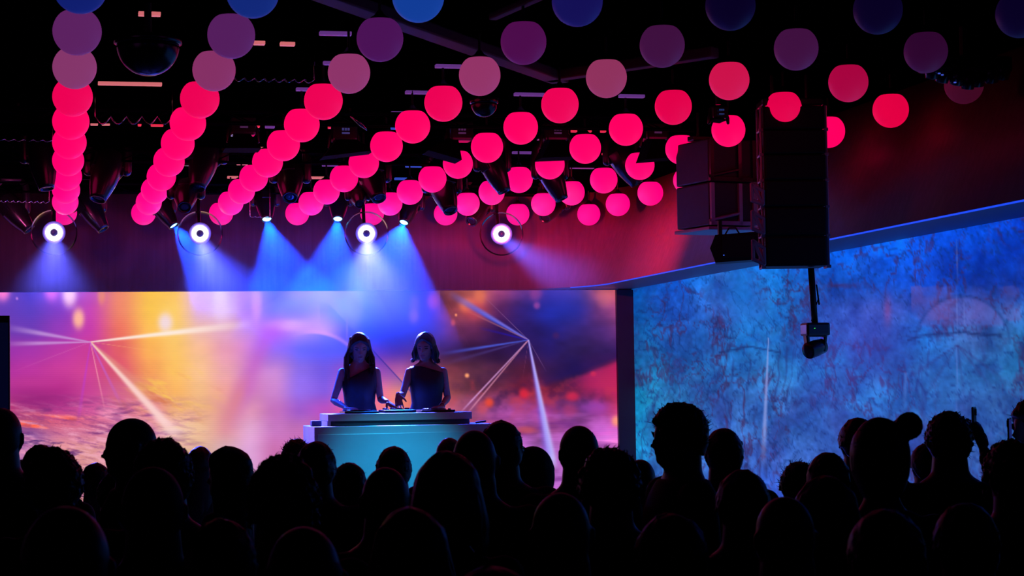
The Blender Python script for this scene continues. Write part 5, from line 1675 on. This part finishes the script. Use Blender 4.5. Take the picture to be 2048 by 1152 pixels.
U = math.radians(180)
LF = math.radians(-90)
H1, H2, H3 = M_hair, M_hairbrown, M_hairgrey
crowd = [
 # px, top, Z, rz(deg), kind, style, hair, label, seed, cloth
 (2, 815, 8.3, 172, 'm', 'buzz', H1, 'person with cropped hair and visible ear at the left edge, seen from behind', 1, 2),
 (106, 884, 6.9, 180, 'f', 'curly', H1, 'person with fuzzy round hair in front of the low clouds on the screen', 2, 0),
 (80, 885, 9.3, 185, 'm', 'short', H1, 'person mostly hidden behind the fuzzy round head on the left', 3, 0),
 (44, 918, 10.2, 180, 'm', 'buzz', H1, 'person low between the left edge head and the fuzzy head', 4, 0),
 (191, 922, 10.6, 180, 'm', 'short', H2, 'small distant head just left of the bald man in profile', 5, 1),
 (228, 942, 9.3, 180, 'm', 'short', H1, 'dark person below the small distant head, left of the bald profile', 47, 0),
 (262, 836, 8.1, -84, 'm', 'bald', H1, 'bald person in profile facing left before the pink clouds', 1, 2),
 (325, 866, 6.6, 195, 'm', 'tousled', H1, 'person with unruly tousled hair just right of the bald profile', 7, 0),
 (305, 932, 5.15, 180, 'm', 'buzz', H3, 'person with close cropped grey hair in front of the tousled head', 8, 3),
 (400, 891, 12.6, 180, 'f', 'long', H2, 'small distant head between the tousled head and the long haired one', 9, 1),
 (457, 890, 8.9, -120, 'f', 'long', H1, 'person with long straight hair turned left, right of the cropped grey head', 10, 2),
 (565, 895, 5.6, 180, 'm', 'curly', H1, 'person with big dark curly hair, low and wide, left of the desk', 11, 0),
 (592, 866, 11.8, 185, 'm', 'spiky', H2, 'distant person with spiky hair at the left corner of the desk', 12, 1),
 (632, 878, 8.6, 170, 'm', 'short', H1, 'person with short brown hair in front of the spiky haired head', 13, 1),
 (697, 921, 8.9, 180, 'm', 'short', H2, 'person before the left part of the turquoise desk front', 14, 0),
 (787, 889, 9.6, 180, 'm', 'short', H1, 'round dark haired head centred on the turquoise desk front', 15, 0),
 (770, 934, 6.3, 180, 'm', 'bald', H1, 'bald head directly below the round dark head at the desk', 1, 1),
 (893, 898, 5.6, 180, 'f', 'bob', H1, 'tall rounded dark head before the right end of the desk', 17, 0),
 (948, 860, 7.2, 178, 'm', 'bald', H1, 'bald person before the right end of the white desk', 1, 0),
 (898, 874, 10.8, 180, 'm', 'balding', H2, 'small head peeping over between the desk and the bald crown', 19, 1),
 (1002, 836, 8.6, 180, 'm', 'short', H1, 'taller dark haired person right of the desk against violet clouds', 20, 0),
 (1066, 886, 9.2, 165, 'm', 'hood', M_cloth[0], 'person in a peaked hood beside the tall white ray', 21, 0),
 (1157, 850, 8.3, 180, 'm', 'buzz', H1, 'smooth round head right of the tall white ray', 22, 0),
 (1218, 882, 6.6, 180, 'm', 'curly', H1, 'person with frizzy hair overlapping the corner of the room', 23, 0),
 (1280, 918, 9.7, 180, 'm', 'buzz', H2, 'low head just right of the frizzy haired one', 24, 0),
 (1357, 795, 8.0, -88, 'm', 'quiff', H1, 'tall person with short quiff in profile facing left against the blue wall', 25, 0),
 (1446, 852, 9.0, 175, 'm', 'short', H2, 'person with thick short hair just right of the tall profile', 26, 0),
 (1484, 934, 6.3, 180, 'm', 'short', H1, 'wide dark head low in front of the blue wall, under the thick haired one', 27, 0),
 (1568, 993, 5.0, 180, 'm', 'bald', H1, 'bald head low before the blue wall', 1, 0),
 (1597, 908, 8.8, 172, 'm', 'spiky', H1, 'person with short spiky hair and ear showing before the blue wall', 29, 1),
 (1655, 900, 8.0, 180, 'm', 'short', H1, 'person between the spiky head and the bun haired head', 30, 0),
 (1715, 831, 9.4, 178, 'm', 'short', H1, 'person standing behind the head with the bun', 31, 0),
 (1758, 832, 6.2, 170, 'f', 'bun', H1, 'person with hair tied in a round bun on top', 32, 0),
 (1852, 884, 10.0, 180, 'm', 'short', H1, 'low head between the bun and the person holding up a phone', 33, 0),
 (1896, 814, 8.4, 165, 'm_phone_r', 'tousled', H2, 'person with tousled hair holding a phone up in the right hand', 34, 0),
 (2068, 787, 9.2, -85, 'm', 'quiff', H1, 'person with swept up hair in profile facing left at the right edge', 25, 0),
 (2022, 868, 7.0, 180, 'm', 'curly', H1, 'person with curly hair at the right edge below the profile holding a phone', 36, 1),
 (1650, 948, 5.6, 180, 'f', 'longwavy', H2, 'person with long brown hair right of the low bald head', 37, 3),
 (1930, 1000, 5.2, 180, 'm', 'short', H1, 'broad shouldered person low at the right, in front of the phone holder', 38, 3),
 (130, 1010, 3.6, 180, 'm', 'buzz', H1, 'person close to the view at the bottom left corner', 39, 1),
 (606, 1050, 3.9, 180, 'm', 'balding', H3, 'greying balding person at the bottom, left of centre', 40, 0),
 (1120, 985, 5.0, 180, 'm', 'bald', H1, 'bald head low in the middle of the crowd, right of centre', 1, 0),
 (985, 1128, 3.2, 180, 'f', 'bob', H1, 'topmost part of a head at the very bottom centre', 42, 0),
 (820, 1010, 4.6, 180, 'f', 'long', H1, 'long haired person low in the middle, below the bald head', 43, 0),
 (1340, 1020, 4.5, 180, 'm', 'short', H1, 'dark person low between the two bald heads at right of centre', 44, 0),
 (440, 1030, 4.6, 180, 'm', 'short', H1, 'dark person low at the left, right of the grey cropped head', 45, 1),
 (1770, 1010, 4.4, 180, 'm', 'short', H1, 'dark person low at the right below the bun', 46, 2),
]
placed = []
for (px, top, Z, rz, kind, style, hm_, lab, seed, cl) in crowd:
    placed.append(person(px, top, Z, math.radians(rz), kind, style, hm_, lab, seed, 0, cl))
for i in range(len(placed)):
    for j in range(i + 1, len(placed)):
        d = (placed[i].location - placed[j].location).length
        if d < 0.42: print('CLOSE', round(d, 2), placed[i]['label'][:40], '|', placed[j]['label'][:40], placed[i]['depth'], placed[j]['depth'])
for o in placed:
    if not 1.5 < o.scale[0] * 1.68 < 1.95: print('HEIGHT', round(o.scale[0] * 1.68, 2), o['label'][:50])
    del o['depth']


def phone(p, rz, tilt, label):
    root = empty('phone', p, rz)
    rt = Matrix.Rotation(tilt, 3, 'X')
    MB().box((0, 0, 0), (0.072, 0.009, 0.148), rt, 0.004).build('body', M_phone, root)
    c = MB().box((-0.02, 0.006, 0.05), (0.022, 0.003, 0.03), rt, 0.002).build('camera_bump', M_metal, root)
    MB().box((0, -0.0052, 0), (0.066, 0.001, 0.138), rt).build('display', mat('phone_display', (0.01, 0.01, 0.02), 0.2, emit=lin((28, 40, 110)), es=0.8), root)
    tag(root, label, 'phone', 'phones held up by the crowd')


pp = next(o for o in placed if 'tousled hair holding' in o['label'])
bpy.context.view_layer.update()
s_ = pp.scale[0]
rzp = pp.rotation_euler[2]
hv = Matrix.Rotation(rzp, 3, 'Z') @ (Vector((-0.175, -0.385, 1.635)) * s_)
phone(Vector(pp.location) + hv, rzp + 1.2, 0.0, 'thin phone held up above the tousled haired person')
phone(P(2019, 869, 9.1), 0.95, 0.0, 'phone held upright before the face in profile at the right edge')
ph2 = P(2024, 872, 8.9)

# ================================================================== LIGHTS
# red wash on the curved wall, from the rig
spot('red_wash', (3.9, 17.6, 3.25), Vector((5.60, 20.0, 3.4)) - Vector((3.9, 17.6, 3.25)), 420, (1.0, 0.012, 0.035), math.radians(92), 1.0, 0.05)
spot('red_wash', (3.9, 12.6, 3.5), Vector((5.72, 12.2, 3.3)) - Vector((3.9, 12.6, 3.5)), 3, (1.0, 0.03, 0.06), math.radians(100), 1.0, 0.05)
# magenta spots added to tint the back fascia, no fixture stands there
for x_, pw_ in ((-0.6, 30), (1.9, 10), (4.2, 16)):
    spot('added_wall_spot', (x_, 18.4, 3.5), Vector((x_, 21.6, 3.35)) - Vector((x_, 18.4, 3.5)), pw_, (1.0, 0.10, 0.45), math.radians(100), 1.0, 0.1)
# turquoise spot added to light the desk front, without a fixture
spot('added_desk_spot', (deskx + 0.2, 13.5, 3.8), Vector((deskx - 0.1, yF, 0.98)) - Vector((deskx + 0.2, 13.5, 3.8)), 900, (0.01, 0.42, 0.80), math.radians(22), 1.0, 0.05)
# red from stage right onto the player with the bob
spot('red_side', (5.4, 17.2, 2.7), Vector((3.2, 17.6, 2.1)) - Vector((5.4, 17.2, 2.7)), 3, (1.0, 0.03, 0.08), math.radians(30), 0.8, 0.05)
SC.cycles.use_denoising = True
SC.cycles.max_bounces = 4
SC.cycles.use_adaptive_sampling = True
SC.cycles.adaptive_threshold = 0.06
SC.cycles.caustics_reflective = False
SC.cycles.caustics_refractive = False
SC.cycles.volume_bounces = 0
SC.cycles.transparent_max_bounces = 16
SC.cycles.sample_clamp_indirect = 3.0
